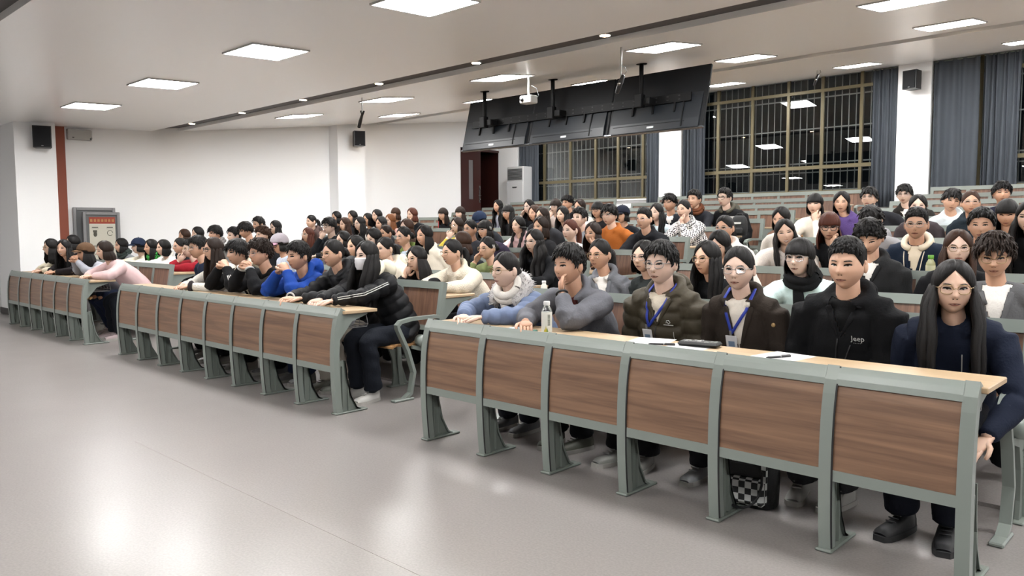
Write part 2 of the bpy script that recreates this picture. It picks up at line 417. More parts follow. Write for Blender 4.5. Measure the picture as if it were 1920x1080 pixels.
curtain(-3.44, -2.90, 'tightly pleated curtain before the window at the picture edge', 7)

# door in the left wall: closed leaf with a slim pane, the other leaf folded away, dark corridor
root = bpy.data.objects.new('door_1', None); COL.objects.link(root); root.location = (WALL_X-.05, 13.67, BACK_FLOOR); root['kind'] = 'structure'
m = MB(); m.box((-.16, 0, 0), (.02, .06, 2.25)); m.box((-.16, 1.44, 0), (.02, 1.50, 2.25)); m.box((-.16, 0, 2.19), (.02, 1.5, 2.25)); m.build('door_frame', DOORB, root)
m = MB(); m.box((-.06, .06, .01), (-.01, .30, 2.19)); m.box((-.06, .46, .01), (-.01, .72, 2.19)); m.box((-.06, .30, .01), (-.01, .46, .95)); m.box((-.06, .30, 1.95), (-.01, .46, 2.19)); leaf = m.build('door_leaf', DOORB, root)
m = MB(); m.box((-.04, .30, .95), (-.03, .46, 1.95)); m.build('pane', mat('frosted_pane', '#8d8a8c', rough=.35), leaf)
m = MB(); m.box((-.01, .655, .86), (.005, .69, 1.30)); m.tube([(.0, .672, 1.05), (.05, .672, 1.05), (.05, .58, 1.05)], .011, 6); m.tube([(.0, .672, .95), (.03, .672, .95)], .014, 6); m.tube([(.0, .672, 1.22), (.03, .672, 1.22)], .014, 6)
m.build('door_handle', mat('chrome', '#c9c9c6', rough=.2, metal=.9), leaf)
m = MB(); m.box((-.80, 1.40, .01), (-.06, 1.44, 2.19)); m.build('door_leaf', DOORB, root)
b = MB(); b.box((-17.2, 12.6, 0), (-17.0, 16.5, 4)); b.box((-17.2, 12.4, 0), (WALL_X-.25, 12.6, 4)); b.box((-17.2, 16.3, 0), (WALL_X-.25, 16.5, 4)); b.box((-17.2, 12.4, BACK_FLOOR-.2), (WALL_X-.05, 16.5, BACK_FLOOR)); b.box((-17.2, 12.4, 3.8), (WALL_X-.25, 16.5, 4.0))
struct('wall_corridor', b, mat('corridor_dark', '#3b3a3c', rough=.8))
b = MB(); b.box((-17.0, 12.6, BACK_FLOOR), (-16.9, 16.3, BACK_FLOOR+.75)); struct('partition_corridor', b, mat('corridor_grey', '#8b9092', rough=.8))

# ---------------------------------------------------------------- ceiling lights
LED = emit('led_diffuser', (1.0, .99, .975), PANEL_POWER); WARM = emit('warm_spot', (1.0, .72, .45), SPOT_POWER)
FRAMEW = mat('light_frame', '#d8d8d6', rough=.5)
_f = MB(); S = .30
for a, c in (((-S, -S), (S, -S+.012)), ((-S, S-.012), (S, S)), ((-S, -S+.012), (-S+.012, S-.012)), ((S-.012, -S+.012), (S, S-.012))): _f.box((a[0], a[1], -.012), (c[0], c[1], .01))
frame_me = _f.mesh('frame', [FRAMEW])
_f = MB(); _f.box((-S+.012, -S+.012, -.007), (S-.012, S-.012, .004)); led_me = _f.mesh('diffuser', [LED])
ROWS_OF_LIGHTS = [(.58, -11.7, 'row over the open floor'), (3.98, -11.78, 'row over the front desks'), (7.40, -12.04, 'row just behind the first dark slot'), (9.78, -12.3, 'row behind the hanging screens'), (13.6, -12.25, 'row nearest the windows')]
ORD9 = ['first', 'second', 'third', 'fourth', 'fifth', 'sixth', 'seventh', 'eighth', 'ninth']
ORD = ['first', 'second', 'third', 'fourth', 'fifth', 'sixth', 'seventh']
for y, x0, where in ROWS_OF_LIGHTS:
    if y < 1: n0 = 0
    for i in range(7):
        x = x0+2.43*i if y > 5 else x0+2.37*i
        if x > 4.2: continue
        z = ceil_z(y); sl = math.atan(.119 if y > 6.21 else .04)
        t = thing('ceiling_light', 'square LED panel, %s from door wall, %s' % (ORD[i], where), 'light', (x, y, z-.004), group='square LED panels in the ceiling')
        t.rotation_euler = (sl, 0, 0)
        put('frame', frame_me, t); put('diffuser', led_me, t)
_f = MB(); _f.lathe([(.045, 0), (.06, 0), (.06, .012), (.045, .012)], n=14); ring_me = _f.mesh('ring', [FRAMEW])
_f = MB(); _f.lathe([(.001, -.002), (.05, -.002), (.05, .006), (.001, .006)], n=14); bulb_me = _f.mesh('lens', [WARM])
for yc, ys, dx, x0, nm in ((1.55, 1.55, 1.79, -13.0, 'slot over the open floor'), (6.235, 6.235, 1.79, None, 'dark slot over the front rows'), (10.84, 10.84, 1.85, None, 'dark slot nearer the windows')):
    if x0 is None:
        p = on_y(360, 236, yc) if yc < 8 else on_y(740, 229, yc); x0 = p.x
    for i in range(9):
        x = x0+dx*i
        if x > 4: continue
        t = thing('ceiling_spotlight', 'small warm round spotlight, %s from door wall, in the %s' % (ORD9[i], nm), 'spotlight', (x, yc, ceil_z(yc)+.042), group='warm spotlights in the ceiling slots')
        put('ring', ring_me, t); put('lens', bulb_me, t)

# ---------------------------------------------------------------- fittings
def speaker(loc, rz, label, w=.24, h=.32, d=.22):
    t = thing('loudspeaker', label, 'loudspeaker', loc, rz, 'black wall loudspeakers')
    m = MB(); m.prism([(-w/2, 0), (w/2, 0), (w/2*.8, d), (-w/2*.8, d)], -h/2, h/2, 2); m.build('cabinet', BLACKP, t)
    m = MB(); m.rbox((-w/2+.012, -.012, -h/2+.012), (w/2-.012, .0, h/2-.012), .006); m.build('grille', mat('speaker_cloth', '#202226', rough=.9, bump=.6, bscale=400), t)
    m = MB(); m.box((-.02, d, -.03), (.02, d+.09, .03)); m.box((-.05, d+.08, -.06), (.05, d+.10, .06)); m.build('bracket', BLACKP, t)
    m = MB(); m.box((-.015, -.016, -h/2+.025), (.015, -.012, -h/2+.035)); m.build('badge', mat('badge_silver', '#a9abad', rough=.4), t)
speaker((-13.93, 3.97, 2.86), radians(72), 'black loudspeaker high on the white pillar near the orange strip', w=.26, h=.34)
speaker((-14.06, 10.10, 3.33), radians(70), 'black loudspeaker on the middle pilaster of the plain white wall')
speaker((-4.50, 14.75, 3.93), radians(-12), 'black loudspeaker on the white pillar between the curtains')

t = thing('emergency_light', 'white emergency light box high on wall beside the orange strip', 'emergency light', (WALL_X+.02, 4.74, 3.01))
m = MB(); m.rbox((0, -.19, -.09), (.07, .19, .09), .012); m.build('case', mat('off_white_plastic', '#dcdbd8', rough=.5), t)
m = MB(); m.ell((.05, .17, -.06), (.03, .022, .022)); m.tube([(.03, .19, .0), (.04, .20, -.05)], .006, 5); m.build('lamp_head', mat('lamp_grey', '#6d6f70', rough=.4), t)
m = MB(); m.box((.07, -.12, -.06), (.073, -.09, -.045)); m.build('button', mat('button_dark', '#6a6460'), t)

ALU = mat('aluminium', '#a9a9ab', rough=.4, metal=.5); CREAM = mat('poster_cream', '#eeead9', rough=.5); REDP = mat('poster_red', '#b8452c', rough=.5); YEL = mat('poster_yellow', '#f2c078', rough=.5); INK = mat('poster_ink', '#5c5a4e', rough=.6)
def board(x, yc, w, z0, h, label, full):
    t = thing('notice_board', label, 'notice board', (x, yc, z0), 0, 'display boards leaning by the wall')
    m = MB()
    for a, c in (((-w/2, 0), (-w/2+.05, h)), ((w/2-.05, 0), (w/2, h)), ((-w/2+.05, h-.05), (w/2-.05, h)), ((-w/2+.05, 0), (w/2-.05, .05))): m.rbox((-.02, a[0], a[1]), (.02, c[0], c[1]), .006)
    m.build('frame', ALU, t)
    m = MB(); m.box((-.012, -w/2+.05, .05), (.0, w/2-.05, h-.05)); m.build('backing', mat('board_grey', '#77797b', rough=.6), t)
    if full:
        m = MB(); m.box((.0, -w/2+.10, .35), (.005, w/2-.08, h-.20)); m.build('poster', CREAM, t)
        m = MB(); m.box((.0, -w/2+.10, h-.20), (.006, w/2-.08, h-.085)); hd = m.build('poster_header', REDP, t)
        m = MB(); rs = np.random.default_rng(6)        # seven worn characters, too small in the photograph to read
        for q in range(7):
            cy = -.165+.058*q
            for k in range(3): z = h-.165+.018*k; m.box((.006, cy-.018, z), (.0075, cy+.018, z+.006))
            for dy in (-.014, rs.uniform(-.004, .006), .012): m.box((.006, cy+dy-.003, h-.168), (.0075, cy+dy+.003, h-.118))
        m.build('lettering', YEL, hd)['kind'] = 'stuff'
        for i, (py, pz) in enumerate(((-.11, h-.36), (.13, h-.36), (-.11, h-.68), (.13, h-.68))):
            m = MB(); m.box((.005, py-.05, pz+.09), (.0065, py+.05, pz+.105)); m.box((.005, py-.06, pz+.07), (.0065, py+.06, pz+.074))
            if i in (0,): m.box((.005, py-.035, pz+.01), (.0065, py+.03, pz+.05)); m.ell((.006, py, pz-.02), (.001, .03, .045), 8, 5)
            elif i == 3: m.box((.005, py-.05, pz-.02), (.0065, py+.04, pz-.012)); m.box((.005, py-.05, pz+.03), (.0065, py+.04, pz+.038)); m.box((.005, py-.05, pz-.02), (.0065, py-.042, pz+.038)); m.box((.005, py+.032, pz-.02), (.0065, py+.04, pz+.038))
            else:
                m.tube([(.006, py+.045*cos(q*pi/5), pz+.045*sin(q*pi/5)) for q in range(10)], .004, 4)
            m.build('pictogram', INK, t)
board(WALL_X+.07, 4.92, .68, .0, 1.78, 'blank grey framed board leaning half hidden behind the poster board', False)
board(WALL_X+.22, 4.98, .60, .0, 1.70, 'grey framed board with red headed cream poster near orange strip', True)

# floor-standing air conditioner
t = thing('air_conditioner', 'tall white floor-standing air conditioner in the back corner', 'air conditioner', (-13.78, 14.82, BACK_FLOOR))
m = MB(); m.rbox((-.29, -.17, 0), (.29, .17, 1.76), .02); m.build('body', mat('ac_white', '#d9dadb', rough=.25), t)
m = MB(); m.box((-.245, -.178, 1.42), (.245, -.168, 1.70)); gr = m.build('air_outlet', mat('ac_outlet', '#3c4043', rough=.5), t)
for i in range(8):
    m = MB(); m.box((-.245, -.19, 1.435+i*.033), (.245, -.176, 1.443+i*.033)); m.build('slat', mat('ac_slat', '#a9adaf', rough=.4), gr)
m = MB(); m.rbox((-.27, -.185, .06), (.27, -.168, 1.38), .01); m.build('front_panel', MATS['ac_white'], t)
m = MB(); m.prism([(-.09, 1.25), (.09, 1.25), (.06, 1.215), (-.06, 1.215)], -.192, -.185, 1); m.build('display', BLACKP, t)

# three hanging screens seen from behind
TVB = mat('screen_back', '#101317', rough=.55, spec=.25, bump=.05, bscale=80); TVL = mat('screen_back_lower', '#1d2228', rough=.45, spec=.35); STEEL = mat('mount_black', '#0a0b0d', rough=.6, spec=.2); SHINY = mat('sticker_white', '#dfe3e6', rough=.3)
yb, zb, yt, zt = 8.60, 2.615, 8.80, 3.40
tilt = math.atan2(yt-yb, zt-zb); HT = sqrt((yt-yb)**2+(zt-zb)**2)
W3 = (9.258-4.951)/3
NTH = ['nearest the door wall', 'in the middle of the three', 'nearest the windows side pillar']
for i in range(3):
    xc = -9.258+W3*(i+.5)
    t = thing('hanging_screen', 'black flat screen seen from behind, hung from the ceiling, %s' % NTH[i], 'screen', (xc, yb, zb), group='three flat screens hung from the ceiling')
    t.rotation_euler = (-tilt, 0, 0); w = W3/2-.004
    m = MB(); m.rbox((-w, 0, 0), (w, .045, HT), .01); m.build('panel', TVB, t)
    m = MB(); m.prism([(-.03, .0), (.0, .02), (.0, .46), (-.012, .40), (-.035, .12)][::1], -w+.05, w-.05, 0); hs = m.build('rear_housing', TVL, t)
    m = MB()
    for sx in (-.33, -.02, .30): m.box((sx-.012, -.05, .22), (sx+.012, -.03, .36))
    m.box((-w+.10, -.037, .085), (w-.25, -.03, .092)); m.box((w-.30, -.04, .02), (w-.285, -.03, .36))
    m.build('rib', STEEL, hs)
    m = MB(); m.box((-.08, -.036, .035), (.02, -.03, .06)); m.build('sticker', SHINY, hs)
    m = MB(); m.rbox((-w, -.012, -.006), (w, .05, .012), .004); m.build('bezel', mat('bezel_grey', '#8d949b', rough=.25, metal=.6), t)
MX = [-8.62, -7.26, -5.78]
t = thing('screen_mount', 'black ceiling mount with three poles and rail holding the screens', 'mount', (-7.1, 8.52, 3.0))
for x in MX:
    p = MB(); p.tube([(x+7.1, -.02, .02), (x+7.1, -.02, ceil_z(8.5)-3.0+.01)], .028, 10); po = p.build('pole', STEEL, t)
    p = MB(); p.lathe([(.07, 0), (.07, .012)], (x+7.1, -.02, ceil_z(8.5)-3.0-.008), 14); p.build('flange', STEEL, po)
    p = MB(); p.rbox((x+7.1-.08, -.06, -.08), (x+7.1+.02, .04, .09), .008); p.rbox((x+7.1+.02, -.02, -.05), (x+7.1+.12, .135, .04), .008); p.build('bracket', STEEL, t)
p = MB(); p.box((-1.95, .130, -.03), (1.95, .150, .06)); p.box((-1.95, .115, -.045), (1.95, .150, -.03)); rl = p.build('rail', STEEL, t)
p = MB()
for i in range(22):
    for z in (.0, .045): p.box((-1.8+i*.17, .126, z-.016), (-1.77+i*.17, .131, z-.004))
p.build('slots', RUBBER, rl)

t = thing('projector', 'small white projector on a thin white ceiling pole', 'projector', (-6.90, 7.6, 3.02))
m = MB(); m.rbox((-.10, -.07, -.03), (.10, .07, .07), .012); bd = m.build('case', mat('projector_white', '#d5d6d4', rough=.4), t)
m = MB(); m.tube([(-.05, -.085, .02), (-.05, -.06, .02)], .026, 12); m.build('lens', BLACKP, bd)
m = MB(); m.tube([(0, 0, .06), (0, 0, ceil_z(7.6)-3.02)], [.016, .011], 8); m.build('pole', mat('pole_white', '#e0e0de', rough=.4), t)
m = MB(); m.tube([(.09, .05, .03), (.13, .05, .07), (.10, .04, .16), (.03, .02, .20)], .004, 5); m.build('cable', mat('cable_grey', '#83888b'), t)
def hang_cam(loc, top, label, tilted):
    t = thing('hanging_camera', label, 'camera', loc, 0, 'small cameras hung under the ceiling')
    m = MB(); m.tube([(0, 0, .05), (0, 0, top-loc[2])], [.008, .013], 8); m.build('pole', MATS['pole_white'], t)
    m = MB(); m.tube([(.03, .0, .06), (0, 0, .0), (-.03, -.03, -.12)], [.02, .028, .022], 8); m.build('camera_body', BLACKP, t)
    m = MB(); m.ell((-.005, -.03, -.03), (.018, .018, .018), 8, 6); m.build('lens', MATS['chrome'], t)
    m = MB(); m.tube([(.02, 0, .05), (.07, 0, .09), (.05, 0, .14), (.01, 0, .16)], .004, 5); m.build('cable', MATS['cable_grey'], t)
hang_cam((-4.92, 6.86, 2.92), ceil_z(6.86), 'black camera on white pole hanging before the middle screens', True)
hang_cam((-5.60, 13.5, 3.93), ceil_z(13.5), 'tiny camera hung from the ceiling before the wide window', True)
t = thing('hanging_microphone', 'black microphone hung on a thin white ceiling rod', 'microphone', (-9.40, 6.8, 3.02))
m = MB(); m.tube([(0, 0, .02), (0, 0, ceil_z(6.8)-3.02)], .008, 7); m.build('rod', MATS['pole_white'], t)
m = MB(); m.tube([(.05, 0, .05), (.0, 0, .0), (-.05, 0, -.09), (-.085, 0, -.17)], [.012, .018, .026, .024], 9); m.build('microphone_body', BLACKP, t)
m = MB(); m.tube([(-.03, 0, .06), (0, 0, .0)], .012, 7); m.build('clip', BLACKP, t)

_d0, _d1 = ray(300, 850), ray(780, 1075); _p0 = Vector((0, 0, CAM_H))+_d0*(-CAM_H/_d0.z); _p1 = Vector((0, 0, CAM_H))+_d1*(-CAM_H/_d1.z); _dv = (_p1-_p0).normalized()
b = MB(); _w = Vector((-_dv.y, _dv.x, 0))*.003; _a = _p0-_dv*.4; _c = _p1+_dv*1.5
b.add([tuple(_a-_w), tuple(_c-_w), tuple(_c+_w), tuple(_a+_w)]+[tuple(v+Vector((0, 0, .0012))) for v in (_a-_w, _c-_w, _c+_w, _a+_w)], [(0, 3, 2, 1), (4, 5, 6, 7), (0, 1, 5, 4), (1, 2, 6, 5), (2, 3, 7, 6), (3, 0, 4, 7)]); struct('trim_5', b, mat('floor_weld', '#a8a29e', rough=.4))
# ---------------------------------------------------------------- front desks and benches
def bez(P, n=9):
    P = np.array(P, float); out = []
    for t in np.linspace(0, 1, n):
        Q = P.copy()
        while len(Q) > 1: Q = Q[:-1]*(1-t)+Q[1:]*t
        out.append(Q[0])
    return np.array(out)
# front profile of a desk support: upright below, curving back to the desktop edge (y, z)
FP = bez([(0, .0), (-.035, .28), (-.035, .58), (.0, .75), (.05, .800)], 13)
def fp_at(z): return float(np.interp(z, FP[:, 1], FP[:, 0]))
def fp_seg(z0, z1, n=7, off=0): return [(fp_at(z)+off, z) for z in np.linspace(z0, z1, n)]
pw = .026
_m = MB(); _m.strip(fp_seg(.0, .800, 15), -.05, -pw, pw)
desk_post_me = _m.mesh('post', [GREY])
_m = MB()
leg = [(.04, .0), (.24, .0), (.235, .012), (.18, .03), (.125, .13), (.095, .26), (.08, .40), (.02, .40)]
_m.prism(leg, -.008, .008, 0); 
for s in (-1, 1):
    _m.strip([(.235, .004), (.18, .035), (.128, .13), (.098, .26), (.083, .40)], .01, -.022*1, .022, 0)
_m.rbox((-.036, -.02, 0), (.036, .27, .014), .005); _m.box((-.004, .05, .02), (.022, .056, .36)); _m.box((-.004, .10, .02), (.022, .106, .2))
desk_leg_me = _m.mesh('leg', [GREYD])
_m = MB(); _m.strip(fp_seg(.02, .797, 11, -.0015), -.004, pw, pw+.007); seam_me = _m.mesh('seam', [RUBBER])
pz0, pz1 = .365, .722
_m = MB(); _m.strip(fp_seg(pz0-.01, pz1+.01, 8, .008), -.016, pw-.004, PITCH-pw+.004); desk_panel_me = _m.mesh('panel', [WALNUT_H])
_m = MB(); _m.strip(fp_seg(pz1, .797, 7, .0), -.03, pw-.002, PITCH-pw+.002); toprail_me = _m.mesh('top_rail', [GREY])
_m = MB(); _m.strip(fp_seg(.318, pz0, 3, .002), -.03, pw-.002, PITCH-pw+.002); botrail_me = _m.mesh('bottom_rail', [GREY])
_m = MB(); _m.prism([(.03, .752), (.30, .752), (.30, .735), (.16, .69), (.05, .56), (.03, .56)], -.006, .006, 0); bracket_me = _m.mesh('bracket', [GREY])
def book_rack(x0, x1):
    m = MB()
    for y in (.08, .14, .20, .26, .32): m.tube([(x0+.03, y, .635), (x1-.03, y, .635)], .0035, 5)
    m.tube([(x0+.03, .33, .655), (x1-.03, .33, .655)], .0045, 5)
    n = int((x1-x0)/.105)
    for i in range(n+1):
        x = x0+.03+(x1-x0-.06)*i/n
        m.tube([(x, .06, .72), (x, .08, .635), (x, .32, .635), (x, .33, .66), (x, .31, .75)], .0028, 4)
    return m
SECN = {'L': 'door-side', 'M': 'middle', 'R': 'window-side'}
DESKL = {'L': 'far front desk with six walnut panels next to the white pillar', 'M': 'middle front desk with eight walnut panels and grey steel posts', 'R': 'near front desk with six large walnut panels and grey steel posts'}
for s in 'LMR':
    x0, n = SEC[s]
    t = thing('front_desk', DESKL[s], 'desk', (x0, Y0, 0), group='front desks facing the open floor')
    for i in range(n+1):
        o = put('post', desk_post_me, t, (i*PITCH, 0, 0)); put('leg', desk_leg_me, o)
        put('bracket', bracket_me, t, (i*PITCH, 0, 0))
        if i < n:
            put('seam', seam_me, o); put('panel', desk_panel_me, t, (i*PITCH, 0, 0)); put('top_rail', toprail_me, t, (i*PITCH, 0, 0)); put('bottom_rail', botrail_me, t, (i*PITCH, 0, 0))
    m = MB(); m.rbox((-.028, .062, .752), (n*PITCH+.05, .365, .777), .004); m.build('desktop', OAK, t)
    book_rack(0, n*PITCH).build('book_rack', ALU, t)

# benches: backrest frame with panels, tip-up seats, cast legs, desktop for the row behind
BP = [(-.055, .47), (-.02, .62), (.0, .75), (.02, .86), (.035, .942)]
def bp_at(z): return float(np.interp(z, [p[1] for p in BP], [p[0] for p in BP]))
def bp_seg(z0, z1, n=5, off=0): return [(bp_at(z)+off, z) for z in np.linspace(z0, z1, n)]
_m = MB(); _m.strip([(-.03, .0), (-.05, .2), (-.06, .4)]+bp_seg(.47, .942, 7), -.045, -.024, .024); bpost_me = _m.mesh('post', [GREY])
_m = MB()
_m.prism([(-.10, .0), (.16, .0), (.16, .012), (.06, .03), (-.0, .20), (-.02, .40), (-.16, .42), (-.30, .44), (-.30, .415), (-.15, .37), (-.10, .25), (-.085, .1)], -.01, .01, 0)
_m.rbox((-.035, -.14, 0), (.035, .20, .012), .004)
for z, y in ((.34, -.07), (.25, -.045), (.16, -.03)): _m.ell((.0, y, z), (.0115, .035, .018), 10, 6, 1)
bleg_me = _m.mesh('leg', [GREYD, RUBBER])
_m = MB(); _m.strip(bp_seg(.565, .888, 5, .012), -.014, .02, PITCH-.02); bpanel_me = _m.mesh('panel', [WALNUT_V])
_m = MB(); _m.strip(bp_seg(.880, .942, 4, .0), -.032, .022, PITCH-.022); btop_me = _m.mesh('top_rail', [GREY])
_m = MB(); _m.strip(bp_seg(.53, .572, 2, .002), -.03, .022, PITCH-.022); bbot_me = _m.mesh('bottom_rail', [GREY])
_m = MB(); _m.strip([(-.05, .455), (-.15, .44), (-.30, .442), (-.42, .452), (-.46, .44), (-.468, .425)], .014, .045, PITCH-.045); seat_me = _m.mesh('seat', [PLY])
_m = MB(); _m.strip([(-.44, .862), (-.0, .862)][::1], .0, .0, .0) if False else None
_m = MB(); _m.strip([(.01, .66), (-.04, .672), (-.30, .672), (-.42, .655), (-.46, .62), (-.455, .585), (-.36, .40), (-.30, .22), (-.335, .06), (-.40, .02), (-.47, .012)], .028, -.024, .024)
_m.tube([(-.024, -.20, .47), (.040, -.20, .47)], .05, 14); _m.rbox((-.03, -.50, 0), (.03, -.30, .02), .006)
arm_me = _m.mesh('armrest', [GREY])
_m = MB(); _m.prism([(.04, .80), (.36, .80), (.36, .785), (.20, .74), (.06, .62), (.03, .62)], -.006, .006, 0); bbrk_me = _m.mesh('bracket', [GREY])
DESK_OFF = .80                          # desktop height above the bench's own floor
BENCHL = {}
for k in range(1, 12):
    for s in 'LMR':
        x0, n = SEC[s]
        t = thing('lecture_bench', '%s bench block, %s tier from the front, walnut backrests in grey frames' % (SECN[s], ['', 'first', 'second', 'third', 'fourth', 'fifth', 'sixth', 'seventh', 'eighth', 'ninth', 'tenth', 'last'][k]), 'bench', (x0, ROWY[k], FLOOR[k]), group='tiered rows of lecture benches')
        for i in range(n+1):
            put('post', bpost_me, t, (i*PITCH, 0, 0)); put('leg', bleg_me, t, (i*PITCH, 0, 0))
            if k < 11: put('bracket', bbrk_me, t, (i*PITCH, 0, 0))
            if i < n:
                put('panel', bpanel_me, t, (i*PITCH, 0, 0)); put('top_rail', btop_me, t, (i*PITCH, 0, 0)); put('bottom_rail', bbot_me, t, (i*PITCH, 0, 0)); put('seat', seat_me, t, (i*PITCH, 0, 0))
        for i in (0, n): put('armrest', arm_me, t, (i*PITCH, 0, 0))
        if k < 11:
            m = MB(); m.rbox((-.02, .045, DESK_OFF), (n*PITCH+.02, .40, DESK_OFF+.025), .004); m.build('desktop', OAK, t)
def desk_of(k):            # near edge toward the sitter, far edge, top height of the desk used by row k
    if k == 1: return Y0+.36, Y0+.03, .778
    return ROWY[k-1]+.40, ROWY[k-1]+.045, FLOOR[k-1]+DESK_OFF+.025
# ---------------------------------------------------------------- people: shared head, face, hair, glasses
def G(x, s): return np.exp(-(x/s)**2)
def head_pts(az, el, fem=0.):
    """Surface of a head (facing -y, z up, origin mid-head) for azimuth 0 = front and elevation."""
    az = np.asarray(az, float); el = np.asarray(el, float)
    d = np.stack([np.sin(az)*np.cos(el), -np.cos(az)*np.cos(el), np.sin(el)], -1)
    a, b, c = .0780, .094, .115
    r = 1/np.sqrt((d[..., 0]/a)**2+(d[..., 1]/b)**2+(d[..., 2]/c)**2)
    p = d*r[..., None]; x, y, z = p[..., 0].copy(), p[..., 1].copy(), p[..., 2].copy()
    t = np.clip((-.015-z)/.10, 0, 1)
    fr = np.clip(-y/.05, 0, 1)
    x = x*(1-(.24+.05*fem)*t**1.5)*(1+.045*G(z+.03, .035))
    y = np.where(y > 0, y*(1-.5*t), y*(1-.02*t))
    y = y-.012*t*fr
    ax = np.abs(x)
    nz = np.clip((.020-z)/.050, 0, 1)*np.where(z < -.030, np.clip((z+.047)/.017, 0, 1), 1)
    y = y-.021*fr*nz*G(x, .009+.006*nz)-.004*fr*G(x, .017)*G(z+.036, .010)
    y = y+.0075*fr*G(ax-.031, .017)*G(z-.003, .012)
    y = y-.003*fr*G(z-.026, .010)*G(ax-.028, .028)
    y = y-.0055*fr*G(x, .022)*G(z+.066, .013)+.0035*fr*G(x, .022)*G(z+.0665, .0035)
    y = y-.006*fr*G(x, .022)*G(z+.103, .014)+.003*fr*G(x, .03)*G(z+.082, .007)
    y = y-.003*fr*G(ax-.042, .020)*G(z+.022, .022)
    return np.stack([x, y, z], -1)
def face_at(x, z, off=.0):
    """Points of the front of the head with given x and z, pushed out by off."""
    x = np.asarray(x, float); z = np.asarray(z, float); gx, gz = x.copy(), z.copy()
    for _ in range(8):
        yb = -.094*np.sqrt(np.clip(1-(gx/.0780)**2-(gz/.115)**2, .02, 1))
        az = np.arctan2(gx, -yb); el = np.arctan2(gz, np.sqrt(gx**2+yb**2)); p = head_pts(az, el)
        gx = np.clip(gx+(x-p[..., 0]), -.076, .076); gz = np.clip(gz+(z-p[..., 2]), -.113, .113)
    n = p/np.array([.0780, .094, .115])**2; n /= np.linalg.norm(n, axis=-1)[..., None]
    return p+n*off
def grid_faces(r, c, closed=True, o=0):
    F = []
    for i in range(r-1):
        for j in range(c if closed else c-1): F.append((o+i*c+j, o+i*c+(j+1) % c, o+(i+1)*c+(j+1) % c, o+(i+1)*c+j))
    return F
HEADS = {}
def head_geo(lod, smile, ears=True, closed_eyes=False):
    """List of (verts, faces, material index): 0 skin 1 eye white 2 dark 3 lip 4 brow 5 teeth."""
    key = (lod, smile, ears, closed_eyes)
    if key in HEADS: return HEADS[key]
    na, ne = (56, 44) if lod == 0 else ((32, 26) if lod == 1 else (24, 18))
    out = []
    # denser columns at the front
    u = np.arange(na)/na*2-1; az = pi*np.sign(u)*np.abs(u)**1.45
    el = np.linspace(-pi/2+.02, pi/2-.02, ne); A, E = np.meshgrid(az, el)
    V = head_pts(A, E).reshape(-1, 3); F = grid_faces(ne, na)
    F += [tuple(range(na))[::-1], tuple((ne-1)*na+j for j in range(na))]
    out.append((V, F, 0))
    m = MB()
    for s in (-1, 1) if ears else ():
        R = np.array(Matrix.Rotation(s*-.35, 3, 'Z')@Matrix.Rotation(.15, 3, 'X'))
        m.ell((s*.0810, .012, -.006), (.009, .020, .033), 8, 6, 0, R); m.ell((s*.083, .006, .012), (.006, .010, .012), 6, 4, 0, R)
    if ears: out.append((np.concatenate(m.v), m.f, 0))
    def patch(cx, cz, pts, off, mi):
        P = np.array([(cx, cz)]+[(cx+a, cz+b) for a, b in pts]); V = face_at(P[:, 0], P[:, 1], off); n = len(pts)
        out.append((V, [(0, 1+(j+1) % n, 1+j) for j in range(n)], mi))
    N = 12 if lod == 0 else 8
    for s in (-1, 1):
        ey = .003; hh = .0064 if not smile else .0046
        if closed_eyes: hh = .002
        alm = [(.0150*cos(q), hh*(sin(q) if sin(q) > 0 else .75*sin(q))+s*.0014*cos(q)) for q in np.arange(N)*2*pi/N]
        if not closed_eyes:
            patch(s*.0315, ey, alm, .0012, 1)
            patch(s*.0305, ey+.0004, [(.0056*cos(q), min(.0056, hh)*sin(q)) for q in np.arange(8)*pi/4], .0019, 2)
        top = [(a, b) for a, b in [(.0165*cos(q), (hh+.0012)*sin(q)+s*.0014*cos(q)) for q in np.linspace(0, pi, 7)]]
        lo = [(a*.98, b-.0030) for a, b in top[::-1]]; patch(s*.0315, ey, top+lo, .0024, 2)
        bt = [(.0165*q, .0050*(1-q*q)+(.0015 if q*s > 0 else 0)) for q in np.linspace(1, -1, 7)]; bl = [(a, b-.0048*(1-.5*abs(a)/.0165)) for a, b in bt[::-1]]
        patch(s*.0315, .0205, bt+bl, .0022, 4)
    if smile:
        patch(0, -.066, [(.0245*q, .0015+.006*q*q) for q in np.linspace(1, -1, 7)]+[(.0245*q, -.0105*(1-q*q)+.006*q*q) for q in np.linspace(-1, 1, 7)], .0012, 5)
    up = [(.0225*q, .0050*(1-abs(q))**.7+(.004*q*q if smile else 0)-.0015*G(q, .2)) for q in np.linspace(1, -1, 9)]
    lw = [(.0225*q, -.0010+(.004*q*q if smile else 0)) for q in np.linspace(-1, 1, 9)]
    dz = .004 if smile else 0
    patch(0, -.0655+dz, up+lw, .0014, 3)
    dz = -.009 if smile else 0
    patch(0, -.0675+dz, [(.0205*q, .0005+(.007*q*q if smile else 0)) for q in np.linspace(1, -1, 9)]+[(.0205*q, -.0072*(1-q*q)**.8+(.007*q*q if smile else 0)) for q in np.linspace(-1, 1, 9)], .0016, 3)
    if not smile: patch(0, -.0668, [(.0235*q, .0006) for q in np.linspace(1, -1, 5)]+[(.0235*q, -.0008) for q in np.linspace(-1, 1, 5)], .0024, 2)
    for s in (-1, 1): patch(s*.0075, -.0435, [(.0035*cos(q), .0018*sin(q)) for q in np.arange(6)*pi/3], .0012, 2)
    HEADS[key] = out
    return out
def snoise(x, f, ph=0):
    return (np.sin(x*f+ph)+.6*np.sin(x*f*2.17+ph*1.7+1)+.4*np.sin(x*f*4.31+ph*2.9+2))/2
HAIRS = {}
